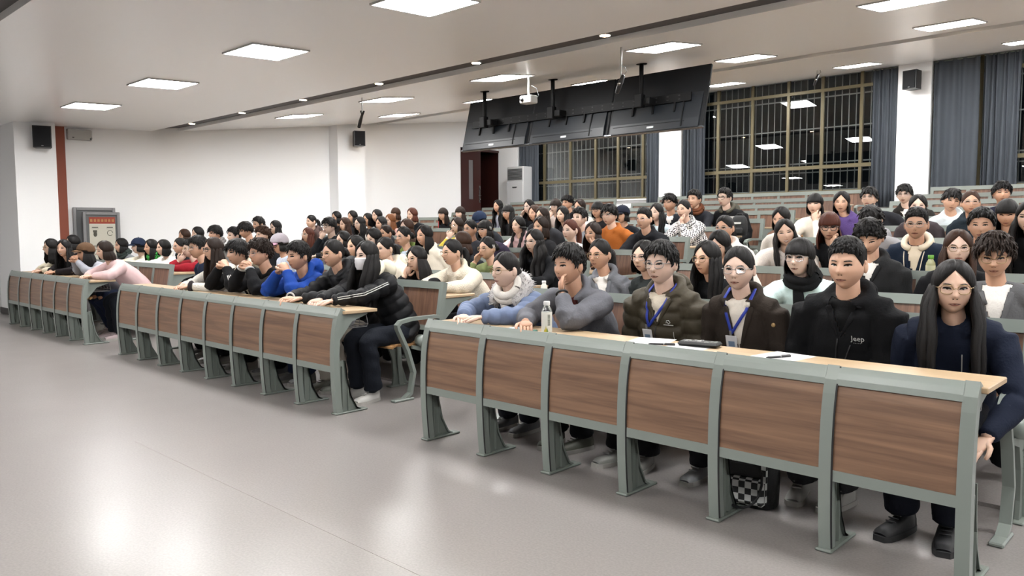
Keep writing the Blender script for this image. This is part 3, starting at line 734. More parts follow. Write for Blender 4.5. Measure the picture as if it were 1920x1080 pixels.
def hair_me(style, lod):
    key = (style, lod)
    if key in HAIRS: return HAIRS[key]
    rs = np.random.default_rng(sum(map(ord, style)))
    C = 96 if lod == 0 else (56 if lod == 1 else 40); R = 14 if lod == 0 else 9
    mv = []; mf = []; muv = []; n0 = 0
    def addg(V, UV, closed_u, keep=None):
        nonlocal n0
        r, c = V.shape[:2]
        for i in range(r-1):
            for j in range(c if closed_u else c-1):
                j2 = (j+1) % c
                if keep is not None and not (keep[j] and keep[j2]): continue
                mf.append((n0+i*c+j, n0+(i+1)*c+j, n0+(i+1)*c+j2, n0+i*c+j2))
        mv.append(V.reshape(-1, 3)); muv.append(UV.reshape(-1, 2)); n0 += r*c
    az = (np.arange(C)/C*2-1)*pi; a = np.abs(az)
    base = style.split('_')[0]
    male = base in ('male', 'fade', 'bowl', 'curly', 'messy')
    def ip(xs, ys): return np.interp(a, xs, ys)
    vol, sidev, bk = .020, .015, .020
    jag = .0
    if base == 'male': ee = ip([0, .55, .85, 1.15, 1.32, 1.5, 1.75, 2.1, pi], [.66, .62, .50, .18, -.10, .14, .05, -.35, -.52]); vol, sidev, bk, jag = .030, .013, .018, .10
    elif base == 'fade': ee = ip([0, .45, .75, .95, 1.15, 1.32, 1.5, 1.75, 2.1, pi], [.68, .64, .60, .36, .16, -.06, .16, .10, -.30, -.45]); vol, sidev, bk, jag = .030, .005, .009, .05
    elif base == 'bowl': ee = ip([0, .55, .9, 1.2, 1.5, 1.8, 2.2, pi], [.48, .44, .30, .0, -.06, -.20, -.45, -.58]); vol, sidev, bk, jag = .028, .020, .024, .09
    elif base == 'curly': ee = ip([0, .55, .9, 1.2, 1.5, 1.8, 2.2, pi], [.55, .48, .34, .06, .08, -.12, -.45, -.58]); vol, sidev, bk, jag = .034, .022, .026, .12
    elif base == 'messy': ee = ip([0, .55, .9, 1.2, 1.5, 1.8, 2.2, pi], [.58, .50, .32, .02, .04, -.18, -.5, -.62]); vol, sidev, bk, jag = .032, .020, .024, .16
    elif base in ('pony', 'bun', 'updo'): ee = ip([0, .25, .5, .8, 1.05, 1.25, 1.5, 1.8, 2.2, pi], [.80, .70, .54, .32, .08, -.04, .04, -.04, -.40, -.55]); vol, sidev, bk, jag = .018, .010, .013, .02
    elif base in ('longbang', 'bobbang', 'hood'): ee = ip([0, .7, .95, 1.15, 1.5, pi], [.75, .55, .15, -.10, -.15, -.2]); vol, sidev, bk = .018, .016, .020
    else: ee = ip([0, .12, .45, .85, 1.05, 1.5, pi], [.92, .82, .52, .12, -.08, -.15, -.2])
    side = 0.0
    if base in ('male', 'messy', 'fade', 'curly'): ee = ee-jag*.35*np.abs(snoise(az, 7.0, 1.3))*(a < 1.0)-jag*.15*snoise(az, 17, .4)
    elif jag: ee = ee-jag*.4*np.abs(snoise(az, 9.0, .7))
    s = np.linspace(0, 1, R)[:, None]
    el = (pi/2-.03)+(ee[None, :]-(pi/2-.03))*s; A = np.broadcast_to(az, el.shape)
    P = head_pts(A, el); nrm = P/np.array([.0780, .094, .115])**2; nrm /= np.linalg.norm(nrm, axis=-1)[..., None]
    top = np.clip(np.sin(el), 0, 1); th = sidev+(vol-sidev)*top**1.2+(bk-sidev)*np.clip(-np.cos(A), 0, 1)*(1-top)
    th = th*((1-.88*s**3) if base in ('pony', 'bun', 'updo', 'fade') else (1-.75*s**6 if not (base in ('bowl',)) else 1-.4*s**8))
    tuft = {'curly': .0075, 'messy': .006, 'male': .0042}.get(base, .0018)
    th = th+tuft*snoise(A, 11+2*s, 2.1*s)*(.3+s)*(1-s**8*.5)+(.5*tuft*snoise(el*1.0, 15, 3*A) if base in ('curly', 'messy') else 0)
    if base in ('male', 'messy', 'bowl', 'curly'): th = th+.010*np.clip(np.cos(A), 0, 1)*np.clip(s-.35, 0, 1)*(1-s**10)
    # parting groove
    if base in ('long', 'bob', 'hood', 'braids', 'pony', 'updo', 'bun', 'wavy'): th = th-.010*G(P[..., 0]-.006, .006)*np.clip(-P[..., 1]/.05+.6, 0, 1)*top
    V = P+nrm*np.maximum(th, .002)[..., None]; PC, NC, TC = P, nrm, th
    V[0] = V[0].mean(0)
    UV = np.stack([np.broadcast_to(az/(2*pi), el.shape), np.broadcast_to(s, el.shape)], -1)
    # turned-under edge
    Ve = P[-1]+nrm[-1]*.0004; addg(np.concatenate([V, Ve[None]]), np.concatenate([UV, UV[-1:]]), True)
    # hanging lengths
    L = {'long': .30, 'longbang': .30, 'bob': .10, 'bobbang': .09, 'braids': .02, 'wavy': .34, 'hood': .06}.get(base, 0)
    if style.endswith('_s'): L *= .65
    if style.endswith('_x'): L *= 1.25
    if L:
        amin = .80 if base not in ('longbang', 'bobbang') else .98
        keep = a > amin; rr = 9 if lod < 2 else 6
        end = V[-1]; t = np.linspace(0, 1, rr)[:, None]
        dirx = np.sin(az); diry = -np.cos(az)
        tip = L*(1+.10*snoise(az, 6, .8)+.04*snoise(az, 19, .1))*np.where(a < 1.35, .92, 1)
        drop = t*(tip+.015)[None, :]
        sway = .018*np.sin(t*pi*.9)*(1 if base not in ('bob', 'bobbang') else .6)-.012*t*(1 if base in ('bob', 'bobbang') else .2)
        wav = (.010*np.sin(t*14+az[None, :]*3)*t if base == 'wavy' else 0)+.006*snoise(az, 13, .5)[None, :]*np.clip(t*2, 0, 1)
        rad = sway+wav
        O = np.empty((rr, C, 3)); O[..., 0] = end[None, :, 0]*(1+.10*t)+dirx*rad; O[..., 1] = end[None, :, 1]+diry*rad+.030*t*np.where(a < 1.4, -.4, .9)[None, :]; O[..., 2] = end[None, :, 2]-drop
        thick = .016*np.sin(np.clip(t+.25, 0, 1)*pi*.85)+.002
        I = O[::-1].copy(); tt = thick[::-1]; I[..., 0] -= dirx*tt*1.2; I[..., 1] -= diry*tt*1.2
        V2 = np.concatenate([O, I]); uvv = np.concatenate([t[:, 0], t[::-1, 0]])+1
        UV2 = np.stack([np.broadcast_to(az/(2*pi), (2*rr, C)), np.broadcast_to(uvv[:, None], (2*rr, C))], -1)
        addg(V2, UV2, True, keep)
    if base in ('longbang', 'bobbang') or style.endswith('_b'):
        B = 26 if lod == 0 else 16; ab = np.linspace(-.85, .85, B); e1 = .19+.10*np.abs(ab)**2*-1+.05*np.abs(snoise(ab, 11, .3)); sb = np.linspace(0, 1, 7)[:, None]
        elb = 1.15+(e1[None, :]-1.15)*sb; P = head_pts(np.broadcast_to(ab, elb.shape), elb); nr = P/np.array([.0780, .094, .115])**2; nr /= np.linalg.norm(nr, axis=-1)[..., None]
        Vo = P+nr*(.017+.003*snoise(ab, 19, .2)[None, :]*sb-.006*sb**4)[..., None]; Vi = (P+nr*.003)[::-1]
        addg(np.concatenate([Vo, Vi]), np.stack([np.broadcast_to(ab/6, (14, B)), np.broadcast_to(np.concatenate([sb, sb[::-1]]), (14, B))], -1), False)
    mb = MB(); P0, N0, TH0 = PC, NC, TC
    if base == 'pony':
        pts = bez([(0, .105, .03), (0, .17, .05), (.01, .17, -.10), (.02, .13, -.20), (.03, .12, -.32)], 10); mb.tube(pts, [.016, .026, .032, .034, .034, .032, .028, .022, .014, .005], 10)
    elif base == 'bun':
        mb.ell((0, .115, .015), (.045, .035, .042), 12, 8); mb.ell((.02, .125, .0), (.03, .028, .03), 10, 6)
    elif base == 'updo':
        mb.ell((0, .10, -.03), (.05, .035, .045), 12, 8)
    elif base == 'braids':
        for sg in (-1, 1):
            pts = bez([(sg*.075, .03, -.04), (sg*.095, .0, -.12), (sg*.08, -.06, -.20), (sg*.07, -.08, -.36)], 14); mb.tube(pts, [.022+.006*sin(i*1.9) for i in range(14)], 8)
    if male or base in ('bobbang', 'longbang'):
        NL = {0: 340, 1: 170, 2: 100}[lod]; NL = NL if male else NL//4
        ln0 = {'male': .046, 'fade': .030, 'bowl': .060, 'curly': .040, 'messy': .055}.get(base, .030)
        for i in range(NL):
            q = rs.uniform(0, 1)**.8; j = rs.integers(0, C); ii = min(R-1, int((.18+.82*q)*(R-1)))
            if not male: ii = R-1; 
            if not male and a[j] > 1.2: continue
            p0 = P0[ii, j]; nn = N0[ii, j]; t0 = np.maximum(TH0[ii, j], .004)
            i2 = max(ii-1, 0); dn = unit(P0[ii, j]-P0[i2, j]+1e-9) if ii > 0 else np.array((0, -1., 0)); dn = unit(dn+np.array((rs.normal(0, .35 if base in ('curly', 'messy') else .16), -.25*(np.cos(az[j]) > 0), rs.normal(0, .15 if base in ('curly', 'messy') else .05))))
            ln = ln0*rs.uniform(.55, 1.15)*(.75 if a[j] > 1.1 else 1); lift = {'curly': .012, 'messy': .009, 'male': .005}.get(base, .003)*rs.uniform(.2, 1.3)
            if base == 'fade' and P0[ii, j][2] < .055 and a[j] > .7: continue
            if base == 'fade': lift = .005*rs.uniform(.3, 1.2)
            st = p0+nn*(t0*.75)-dn*.012
            e1 = st+dn*ln*.5+nn*lift*1.3; e2 = st+dn*ln*.85+nn*lift*.7; e3 = st+dn*ln*1.1-nn*.002
            rr_ = rs.uniform(.0055, .0085)*(1, 1.25, 1.5)[lod]*(1.15 if base == 'curly' else 1)*(1 if male else .6)
            mb.tube([st, e1, e2, e3], [rr_, rr_*.95, rr_*.6, .0008], 5, caps=False, ref=nn, flat=.55)
    if base in ('long', 'longbang', 'wavy') and not style.endswith('_s'):
        for sg in (-1, 1):
            for q, (x1, y1, rr_, lf) in enumerate(((.092, -.055, .026, 1.0), (.105, -.02, .030, 1.05), (.108, .03, .034, 1.0))):
                wv = .014 if base == 'wavy' else .004
                if style.endswith('_x'): rr_ *= 1.45; x1 += (.0, .012, .012)[q]; y1 += (-.062, -.055, -.03)[q]
                pts = np.array([(sg*(.074+.006*q), -.035+.035*q, .01), (sg*(.088+.004*q), -.04+.033*q, -.07), (sg*x1, y1, -.15), (sg*(x1-.004), y1-.01, -.15-(L-.06)*lf*.5), (sg*(x1-.012), y1-.012, -.15-(L-.06)*lf)])
                pts = bez(pts, 12); pts[:, 0] += wv*np.sin(np.arange(12)*1.4+q+sg); mb.tube(pts, rr_*np.interp(np.arange(12), [0, 2, 6, 9, 11], [.5, .85, 1, .8, .15]), 9, ref=(sg, 0, 0), flat=.6)
    if mb.n:
        Vt = np.concatenate(mb.v); mv.append(Vt); muv.append(np.stack([np.arctan2(Vt[:, 0], Vt[:, 1])*.3, Vt[:, 2]*5], -1)); mf.extend([tuple(i+n0 for i in f) for f in mb.f]); n0 += len(Vt)
    me = bpy.data.meshes.new('hair'); Vall = np.concatenate(mv); me.from_pydata(Vall.tolist(), [], mf)
    UVall = np.concatenate(muv); lay = me.uv_layers.new(name='UVMap'); li = np.empty(len(me.loops), int); me.loops.foreach_get('vertex_index', li); lay.data.foreach_set('uv', UVall[li].ravel())
    me.polygons.foreach_set('use_smooth', [True]*len(me.polygons)); me.update(); me.materials.append(hair_mat('black', (.012, .011, .011)))
    HAIRS[key] = me
    return me
GLS = {}
LENS = glass_mat('spectacle_lens', (1, 1, 1), reflect=.35, alpha_col=(.97, .975, .98))
def glasses_me(kind):
    if kind in GLS: return GLS[kind]
    m = MB(); col = {'gold': ('#b59a72', .8), 'silver': ('#b9b6b4', .8), 'black': ('#161617', 0)}[kind]
    fm = mat('spectacles_'+kind, col[0], rough=.3, metal=col[1]); r = .0021 if kind != 'black' else .0030
    for s in (-1, 1):
        ring = []
        for q in np.arange(17)*2*pi/16:
            cx = abs(cos(q))**.8*(1 if cos(q) > 0 else -1); cz = abs(sin(q))**.8*(1 if sin(q) > 0 else -1)
            x = s*.034+.0255*cx; z = -.001+.0205*cz; ring.append((x, -.1035+.35*(abs(x)-.034)**2/.03+.012*(abs(x)/.06)**2, z))
        m.tube(ring, r, 5, caps=False)
        m.add(ring[:-1], [tuple(range(16))], 1, False)
        m.tube([(s*.058, -.097, .006), (s*.073, -.075, .008), (s*.080, .0, .004), (s*.080, .022, -.008)], r, 5)
    m.tube([(-.0095, -.1055, .002), (0, -.1085, .005), (.0095, -.1055, .002)], r, 5)
    GLS[kind] = m.mesh('glasses', [fm, LENS])
    return GLS[kind]
def cap_me():
    if 'cap' in GLS: return GLS['cap']
    m = MB(); C = 28; R = 9; az = np.arange(C)/C*2*pi-pi; s = np.linspace(0, 1, R)[:, None]
    ee = np.where(np.abs(az) < 1.4, .36, .14); el = (pi/2-.04)+(ee[None, :]-(pi/2-.04))*s; P = head_pts(np.broadcast_to(az, el.shape), el)
    n = P/np.array([.0780, .094, .115])**2; n /= np.linalg.norm(n, axis=-1)[..., None]; V = P+n*(.026+.006*np.sin(s*pi))[..., None]; V[0] = V[0].mean(0)
    Vi = P[-1]+n[-1]*.012; m.add(np.concatenate([V.reshape(-1, 3), Vi]), grid_faces(R+1, C), 0, True)
    top = V[0].mean(0); m.ell(top+(0, 0, .004), (.008, .008, .005), 8, 4, 0)
    br = []
    for lay in (0, -.006):
        for i in range(4):
            for q in np.linspace(-.95, .95, 11):
                rr = i/3; br.append((sin(q)*(.088+.004*rr), -cos(q)*.112-rr*.062*max(0, cos(q*1.1))**.6, .040+lay-.012*rr-.018*sin(q)**2))
    F = [(i*11+j, i*11+j+1, (i+1)*11+j+1, (i+1)*11+j) for i in range(3) for j in range(10)]; F += [tuple(44+k for k in f[::-1]) for f in F]
    F += [(33+j, 33+j+1, 77+j+1, 77+j) for j in range(10)]
    m.add(br, F, 1, True)
    GLS['cap'] = m.mesh('cap', [RUBBER, RUBBER])
    return GLS['cap']
def mask_me():
    m = MB(); xs = np.linspace(-1, 1, 15); zs = np.linspace(0, 1, 9); V = []
    for lay in (0, 1):
        for t in zs:
            for q in xs:
                z = -.014-.098*t; w = .066*(1-.30*t**2); x = q*w*.98
                p = face_at(np.array([x]), np.array([max(z, -.104)]), (.007 if lay == 0 else .004))[0]
                p[1] = min(p[1], -.112*(1-.62*q*q)+.012*t*t-.006*sin(t*pi))-(.002 if lay == 0 else 0); p[2] = z+.008*q*q*(.5-t); V.append(p+np.array([0, -.0015*sin(t*20), 0]))
    n = 15; k = 9; o = n*k; F = [(i*n+j, i*n+j+1, (i+1)*n+j+1, (i+1)*n+j) for i in range(k-1) for j in range(n-1)]; F += [tuple(o+v for v in f[::-1]) for f in F]
    F += [(j, o+j, o+j+1, j+1) for j in range(n-1)]+[((k-1)*n+j, (k-1)*n+j+1, o+(k-1)*n+j+1, o+(k-1)*n+j) for j in range(n-1)]
    m.add(V, F, 0, True)
    for s in (-1, 1):
        for z in (-.004, -.085): m.tube([(s*.055, -.06, z), (s*.072, -.03, z*.7), (s*.080, .012, -.005+z*.15)], .0012, 4)
    return m.mesh('face_mask', [mat('mask_white', '#f6f4f8', rough=.9)])

# ---------------------------------------------------------------- people: bodies and clothes
def unit(v): v = np.asarray(v, float); return v/(np.linalg.norm(v)+1e-12)
def hand(mb, W, d, n, thumb, curl=.45, sc=1.0, k=6):
    """A palm with four unequal bent fingers and a thumb; W wrist, d reach, n palm side, thumb = side vector sign."""
    d = unit(d); n = unit(np.asarray(n, float)-d*np.dot(n, d)); w = np.cross(d, n)*thumb; W = np.asarray(W, float)
    P = [W-d*.03*sc, W, W+d*.03*sc, W+d*.06*sc, W+d*.088*sc]
    mb.tube(P, np.array([.030, .030, .038, .041, .036])*sc, 10, ref=n, flat=.44)
    for i, (off, ln) in enumerate(((.030, .070), (.010, .080), (-.010, .075), (-.029, .058))):
        q = W+(d*.084+w*off)*sc; dd = d.copy(); pts = [q-d*.01*sc]; c = curl*(1+.12*i)
        for sgm, fr in enumerate((.45, .32, .23)):
            dd = unit(dd*cos(c)+n*sin(c)) if sgm == 0 else unit(dd+n*np.tan(min(1.2, c)*.9)); nn = unit(n-dd*np.dot(n, dd))
            q = q+dd*ln*fr*sc*1.05; pts.append(q)
        mb.tube(pts, np.array([.0098, .0096, .0086, .0068])*sc, k)
    b = W+(d*.022+w*.030)*sc; pts = [b-w*.012*sc, b+(d*.026+w*.022+n*.004)*sc, b+(d*.052+w*.030+n*.012)*sc, b+(d*.072+w*.027+n*.020)*sc]
    mb.tube(pts, np.array([.014, .0125, .0105, .008])*sc, k)
def two_bone(J, T, l1, l2, pole):
    J, T = np.array(J, float), np.array(T, float); v = T-J; dist = np.linalg.norm(v)
    if dist > (l1+l2)*.985: T = J+v/dist*(l1+l2)*.985; v = T-J; dist = np.linalg.norm(v)
    u = v/dist; a = (l1*l1-l2*l2+dist*dist)/(2*dist); h = sqrt(max(0, l1*l1-a*a)); p = np.array(pole, float); p = unit(p-u*np.dot(p, u))
    return J+u*a+p*h, T
PENDING = []      # cloth shells waiting for the smooth union
def shell_job(mb, voxel, it):
    me = mb.mesh('shell', []); o = bpy.data.objects.new('shell', me); COL.objects.link(o)
    r = o.modifiers.new('r', 'REMESH'); r.mode = 'VOXEL'; r.voxel_size = voxel; r.use_smooth_shade = True
    s = o.modifiers.new('s', 'SMOOTH'); s.factor = .5; s.iterations = it
    PENDING.append(o)
    return o
def mesh_arrays(me):
    V = np.empty(len(me.vertices)*3); me.vertices.foreach_get('co', V); V = V.reshape(-1, 3)
    N = np.empty(len(me.vertices)*3); me.vertices.foreach_get('normal', N); N = N.reshape(-1, 3)
    return V, N
def seg_t(V, A, B):
    A, B = np.asarray(A), np.asarray(B); d = B-A; t = np.clip((V-A)@d/(d@d), 0, 1); return t, np.linalg.norm(V-(A+t[:, None]*d), axis=1)
def split_mesh(me, mask_v, name):
    """Take faces whose vertices all carry the mask out of me; returns a mesh of them."""
    polys = [tuple(p.vertices) for p in me.polygons]; V, N = mesh_arrays(me)
    inn = [p for p in polys if all(mask_v[i] for i in p)]; out = [p for p in polys if not all(mask_v[i] for i in p)]
    if not inn: return me, None
    def mk(nm, ps, push):
        ids = sorted({i for p in ps for i in p}); mp = {i: j for j, i in enumerate(ids)}; m = bpy.data.meshes.new(nm)
        VV = V[ids]+N[ids]*push; m.from_pydata(VV.tolist(), [], [tuple(mp[i] for i in p) for p in ps]); m.polygons.foreach_set('use_smooth', [True]*len(ps)); m.update(); return m
    return mk('jacket', out, 0), mk(name, inn, -.004)
_sh = MB()
def _shoe():
    prof = [(-.14, .030, .035), (-.12, .040, .055), (-.06, .046, .062), (.0, .044, .075), (.05, .040, .10), (.09, .036, .115), (.115, .030, .10)]
    m = MB(); V = []; n = 10
    for y, w, h in prof:
        for j in range(n):
            q = pi*j/(n-1); V.append((w*cos(q), y, .022+(h-.022)*sin(q)**.8))
    F = [(i*n+j, i*n+j+1, (i+1)*n+j+1, (i+1)*n+j) for i in range(len(prof)-1) for j in range(n-1)]; F += [tuple(range(n)), tuple((len(prof)-1)*n+j for j in range(n))[::-1]]
    m.add(V, F, 0, True)
    for i in range(4): m.tube([(-.022, -.055+i*.022, .070+i*.010), (.022, -.055+i*.022, .070+i*.010)], .0035, 4, 0)
    s = MB(); out = [(w*1.08, y) for y, w, h in prof]; out[0] = (.026, -.15); poly = out+[(-x, y) for x, y in out[::-1]]; s.prism(poly, .0, .026, 2)
    return m, s
_a, _b = _shoe()
SHOE_ME = _a.mesh('shoe', [RUBBER]); SOLE_ME = _b.mesh('sole', [RUBBER])
HC = {'k': (.011, .010, .010), 'b': (.022, .014, .011), 'br': (.045, .022, .014), 'r': (.085, .026, .016), 'o': (.17, .065, .025)}
PEOPLE_JOBS = []
def person(pid, row, sec, seat, px, py, pose, hair, hc, top, label, yaw=0, pitch=0, roll=0, male=None, dy=None, shirt=None, kind='plain', fit=0., glasses=None, smile=False,
           hood=None, collar=None, scarf=None, fur=None, cap=None, mask=False, legs='#1d1e22', shoes=None, extra=None, skin=None, hip_dx=0, tz=0):
    base = hair.split('_')[0] if hair else ''
    if male is None: male = base in ('male', 'fade', 'bowl', 'curly', 'messy')
    lod = 0 if (row == 1 and sec in 'RM') or (row == 2 and sec == 'R') else (1 if row <= 4 else 2)
    lean = pose in ('desk', 'chinl', 'chinr', 'clasp', 'cheekl', 'cheekr')
    Yh = ROWY[row]-((.46 if lean else .36) if dy is None else dy)
    C = np.array(on_y(px, py, Yh)); fz = FLOOR[row]
    sx0, ns = SEC[sec]; seatx = sx0+(ns-seat+.5)*PITCH
    hx = seatx if abs(seatx-C[0]) < .30 else C[0]-np.sign(C[0]-seatx)*.30
    hx += hip_dx
    H = np.array((hx, ROWY[row]-.20, fz+.53))
    root = thing('person', label, 'person', (hx, ROWY[row]-.20, fz), group='audience seated in the lecture hall'); O = np.array(root.location)
    S = 1.0
    R = np.array(Matrix.Rotation(radians(yaw), 3, 'Z')@Matrix.Rotation(radians(pitch), 3, 'X')@Matrix.Rotation(radians(roll), 3, 'Y'))
    hs = .98 if not male else 1.03
    neck_top = C+R@np.array((0, .018, -.075))*hs
    lv = np.array((C[0]-H[0], C[1]-H[1], 0))
    N = C+np.array((-.12*lv[0], .045-.05*lv[1], -.160))*hs+np.array((0, 0, tz))          # base of the neck
    chest = N*.58+H*.42+np.array((0, .03 if lean else .02, 0)); waist = N*.25+H*.75+np.array((0, .035, 0))
    ty = radians(yaw)*.35; X = np.array((cos(ty), sin(ty), 0)); sw = .188 if male else .168; sw += fit*.4
    # ---- jacket shell
    up = unit(N-chest); Df = unit(np.cross(up, X))       # Df: backward
    jk = MB(); n = 20; rings = [(H+(0, .0, -.07), .165+fit, .135+fit), (H, .178+fit, .142+fit), (waist, .165+fit, .130+fit), (chest, .172+fit*1.1, .125+fit), (N*.86+chest*.14-up*.03, .150+fit*.8, .098+fit*.8), (N-up*.018, .098+fit*.4, .074+fit*.4), (N+up*.006, .074+fit*.3, .066+fit*.3)]
    if not male: rings = [(c, a*.94, b*.94) for c, a, b in rings]
    V = []
    for c, a, b in rings:
        for j in range(n): q = 2*pi*j/n; V.append(c+X*a*cos(q)+Df*b*sin(q))
    F = grid_faces(len(rings), n)+[tuple(range(n))[::-1], tuple((len(rings)-1)*n+j for j in range(n))]; jk.add(V, F)
    for s in (-1, 1): jk.tube([N-up*.035, N+X*s*sw*.5-up*.050, N+X*s*sw*.95-up*.076], [.060+fit*.4, .062+fit*.5, .064+fit*.6], 12)
    ye, yf, zd = desk_of(row); body = MB(); arms = []
    sk_r = .042
    for s in (-1, 1):
        J = N+X*s*sw-up*.078+Df*.008; arm_pose = pose
        if pose in ('chinl', 'cheekl'): arm_pose = 'up' if s > 0 else 'desk'
        if pose in ('chinr', 'cheekr'): arm_pose = 'up' if s < 0 else 'desk'
        if arm_pose == 'up':
            tgt = (C+R@np.array((s*.020, -.100, -.108))) if pose[:4] == 'chin' else (C+R@np.array((s*.072, -.055, -.075)))
            E = np.array((C[0]*.5+J[0]*.5+s*.07, min(ye-.09, J[1]-.12), zd+.055)); Wd = unit(tgt-E); W = tgt-Wd*.085; hn = C-W; hd = Wd*.9+unit(C-W)*.25
            th = s*(1 if pose[:4] == 'chin' else -1); arms.append((J, E, W)); hand(body, W, hd, hn, th*-1, .55 if pose[:4] == 'chin' else .25)
        elif arm_pose == 'clasp':
            E = np.array((J[0]+s*.035, min(ye-.08, J[1]-.12), zd+.055)); T = C+np.array((s*.020, -.150, -.070)); W = E+(T-E)*min(1, .245/np.linalg.norm(T-E))*1.0; W[2] = min(W[2], C[2]-.10)
            arms.append((J, E, W)); hand(body, W, unit(W-E)*.8+np.array((-s*.45, -.1, .25)), np.array((-s, .25, 0)), -1*s*-1, .75)
        elif arm_pose in ('desk',):
            T = np.array((C[0]*.4+N[0]*.6+s*.075, max(yf+.10, ye-.20)+(.02 if s > 0 else 0), zd+.045)); E, W = two_bone(J, T, .285, .255, (s*.9, .25, -.55)); E[2] = max(E[2], zd+.05) if E[1] < ye else E[2]
            arms.append((J, E, W)); hand(body, W, unit(W-E)+np.array((-s*.35, -.2, -.12)), (0, 0, -1), s, .35)
        else:
            T = np.array((H[0]+s*.10, H[1]-.24, fz+.60)) if not (pose == 'hang' and s > 0) else np.array(on_y(1850, 822, H[1]-.36)); E, W = two_bone(J, T, .285, .25, (s*.6, .8, -.2)); arms.append((J, E, W)); hand(body, W, unit(W-E)+np.array((-s*.3, -.2, -.2)), (0, 0, -1), s, .3)
    puff = kind == 'puff'; ra = (.066 if male else .058)+fit*.62
    for J, E, W in arms:
        d2 = unit(W-E); We = W-d2*.012; a = bez([J, E*1.25-J*.125-W*.125, We], 9); a = np.array([J+(E-J)*t for t in (0, .3, .6, .88)]+[E+(We-E)*t for t in (.05, .25, .5, .75, 1.0)])
        jk.tube(a, [ra*1.10, ra*1.05, ra*.95, ra*.92, ra*.93, ra*.88, ra*.80, ra*.70, ra*.62], 12)
        body.tube([J*.4+E*.6, E, E*.5+W*.5, W], [.036, .034, .030, .027], 8)
        if puff or collar: pass
    if hood is True or collar:
        a0, b0 = .090+fit*.4, .082+fit*.4; QA = np.linspace(-.33*pi, 1.33*pi, 18)
        rp = [N+X*a0*cos(q)+Df*b0*sin(q)+up*(.004+.030*(sin(q)+.35)) for q in QA]
        jk.tube(rp, [.025+(.012 if hood is True else 0)*max(0, sin(q)) for q in QA], 8)
    if hood is True: jk.ell(N+Df*(.115+fit)-up*.03, (.105, .060, .085), 12, 8)
    vox = .0095 if lod == 0 else (.0155 if lod == 1 else .021)
    job = shell_job(jk, vox, 5 if lod == 0 else 4)
    # ---- trousers
    tr = MB(); kx = .105; feet = []
    tr.ell(H+(0, .0, -.005), (.165, .135, .095), 14, 8)
    for s in (-1, 1):
        hp = H+(s*.085, -.02, -.01); kn = np.array((H[0]+s*kx, H[1]-.41, fz+.515)); an = np.array((H[0]+s*(kx-.005), H[1]-.31-.06*(pid % 3 == 0)+.10*(pid % 4 == 1), fz+.10))
        tr.tube([hp, hp*.5+kn*.5, kn*.93+hp*.07, kn+(0, -.012, -.03), kn*.65+an*.35, an*.9+kn*.1, an], [.090, .086, .078, .076, .074, .074, .080], 12); feet.append(an)
    tjob = shell_job(tr, .014 if lod == 0 else .024, 3) if row <= 2 else None
    # ---- skin body: head, neck, arms and hands in one mesh
    hv = head_geo(lod, smile, male or base in ('pony', 'bun', 'updo'))
    for V, F, mi in hv: body.add((R@(V*hs).T).T+C, F, mi, True)
    rn = (.056 if male else .048)
    neck = [C+R@np.array((0, .022, -.045))*hs, neck_top+(N-neck_top)*.35, N+up*.01, N-up*.05, chest*.5+N*.5, chest, waist]
    body.tube(neck, [rn*.95, rn, rn*1.05, rn*1.15, .07, .08, .08], 14)
    for s in (-1, 1): body.tube([N-up*.07, N+X*s*sw*.6-up*.075, N+X*s*sw*.95-up*.075], [.03, .03, .03], 8)
    for J, E, W in arms: body.tube([J-up*.01, J*.4+E*.6], [.034, .034], 8)
    for s in (-1, 1): body.tube([waist, H+(s*.07, 0, 0), np.array((H[0]+s*kx, H[1]-.40, fz+.50)), feet[0 if s < 0 else 1]], [.07, .06, .05, .035], 8)
    for q in range(len(body.v)): body.v[q] = body.v[q]-O
    sk = skin_mat((pid*7+3) % 4 if skin is None else skin)
    body.build('body', [sk, mat('eye_white', '#d8d2cc', rough=.3), mat('pupil', '#14100e', rough=.25), mat('lips', '#a8685c', rough=.45), mat('brow', '#2a211d', rough=.7), mat('teeth', '#e8e2da', rough=.3)], root)
    # ---- head gear
    HM = Matrix.Translation(Vector(C-O))@Matrix(R.tolist()).to_4x4()@Matrix.Diagonal((hs, hs, hs, 1))
    if hair:
        ho = put('hair', hair_me(hair, lod), root, matrix=HM); ho.material_slots[0].link = 'OBJECT'; ho.material_slots[0].material = hair_mat(hc, HC[hc])
    if glasses: put('glasses', glasses_me(glasses), root, matrix=HM)
    if cap:
        co = put('cap', cap_me(), root, matrix=HM)
        for i, c in enumerate(cap if isinstance(cap, tuple) else (cap, cap)): co.material_slots[i].link = 'OBJECT'; co.material_slots[i].material = cloth(c, 'cap')
    if mask: put('face_mask', mask_me(), root, matrix=HM)
    if scarf:
        m = MB()
        for l in range(2):
            rp = [N+X*(.082+.012*l)*cos(q)+Df*(.080+.010*l)*sin(q)+up*(.020+.035*(1-l)+.012*sin(2*q)) for q in np.arange(17)*2*pi/16]; m.tube([p-O for p in rp], .030, 9, caps=False)
        if scarf[1:2] and isinstance(scarf, tuple) and scarf[1]:
            p0 = N-Df*.10; m.tube([p0-O, p0-Df*.03-up*.10-O, p0-Df*.035-up*.24-O], [.034, .042, .048], 9, flat=.45, ref=Df)
        m.build('scarf', cloth(scarf[0] if isinstance(scarf, tuple) else scarf, 'knit'), root)
    if isinstance(hood, str):
        m = MB(); QA = np.linspace(-.36*pi, 1.36*pi, 20); rp = [N+X*.094*cos(q)+Df*.088*sin(q)+up*(.014+.032*(sin(q)+.3)) for q in QA]
        m.tube([p-O for p in rp], [.026+.012*max(0, sin(q)) for q in QA], 9); m.ell(N+Df*.13-up*.03-O, (.11, .06, .09), 12, 8); m.build('hood', cloth(hood), root)
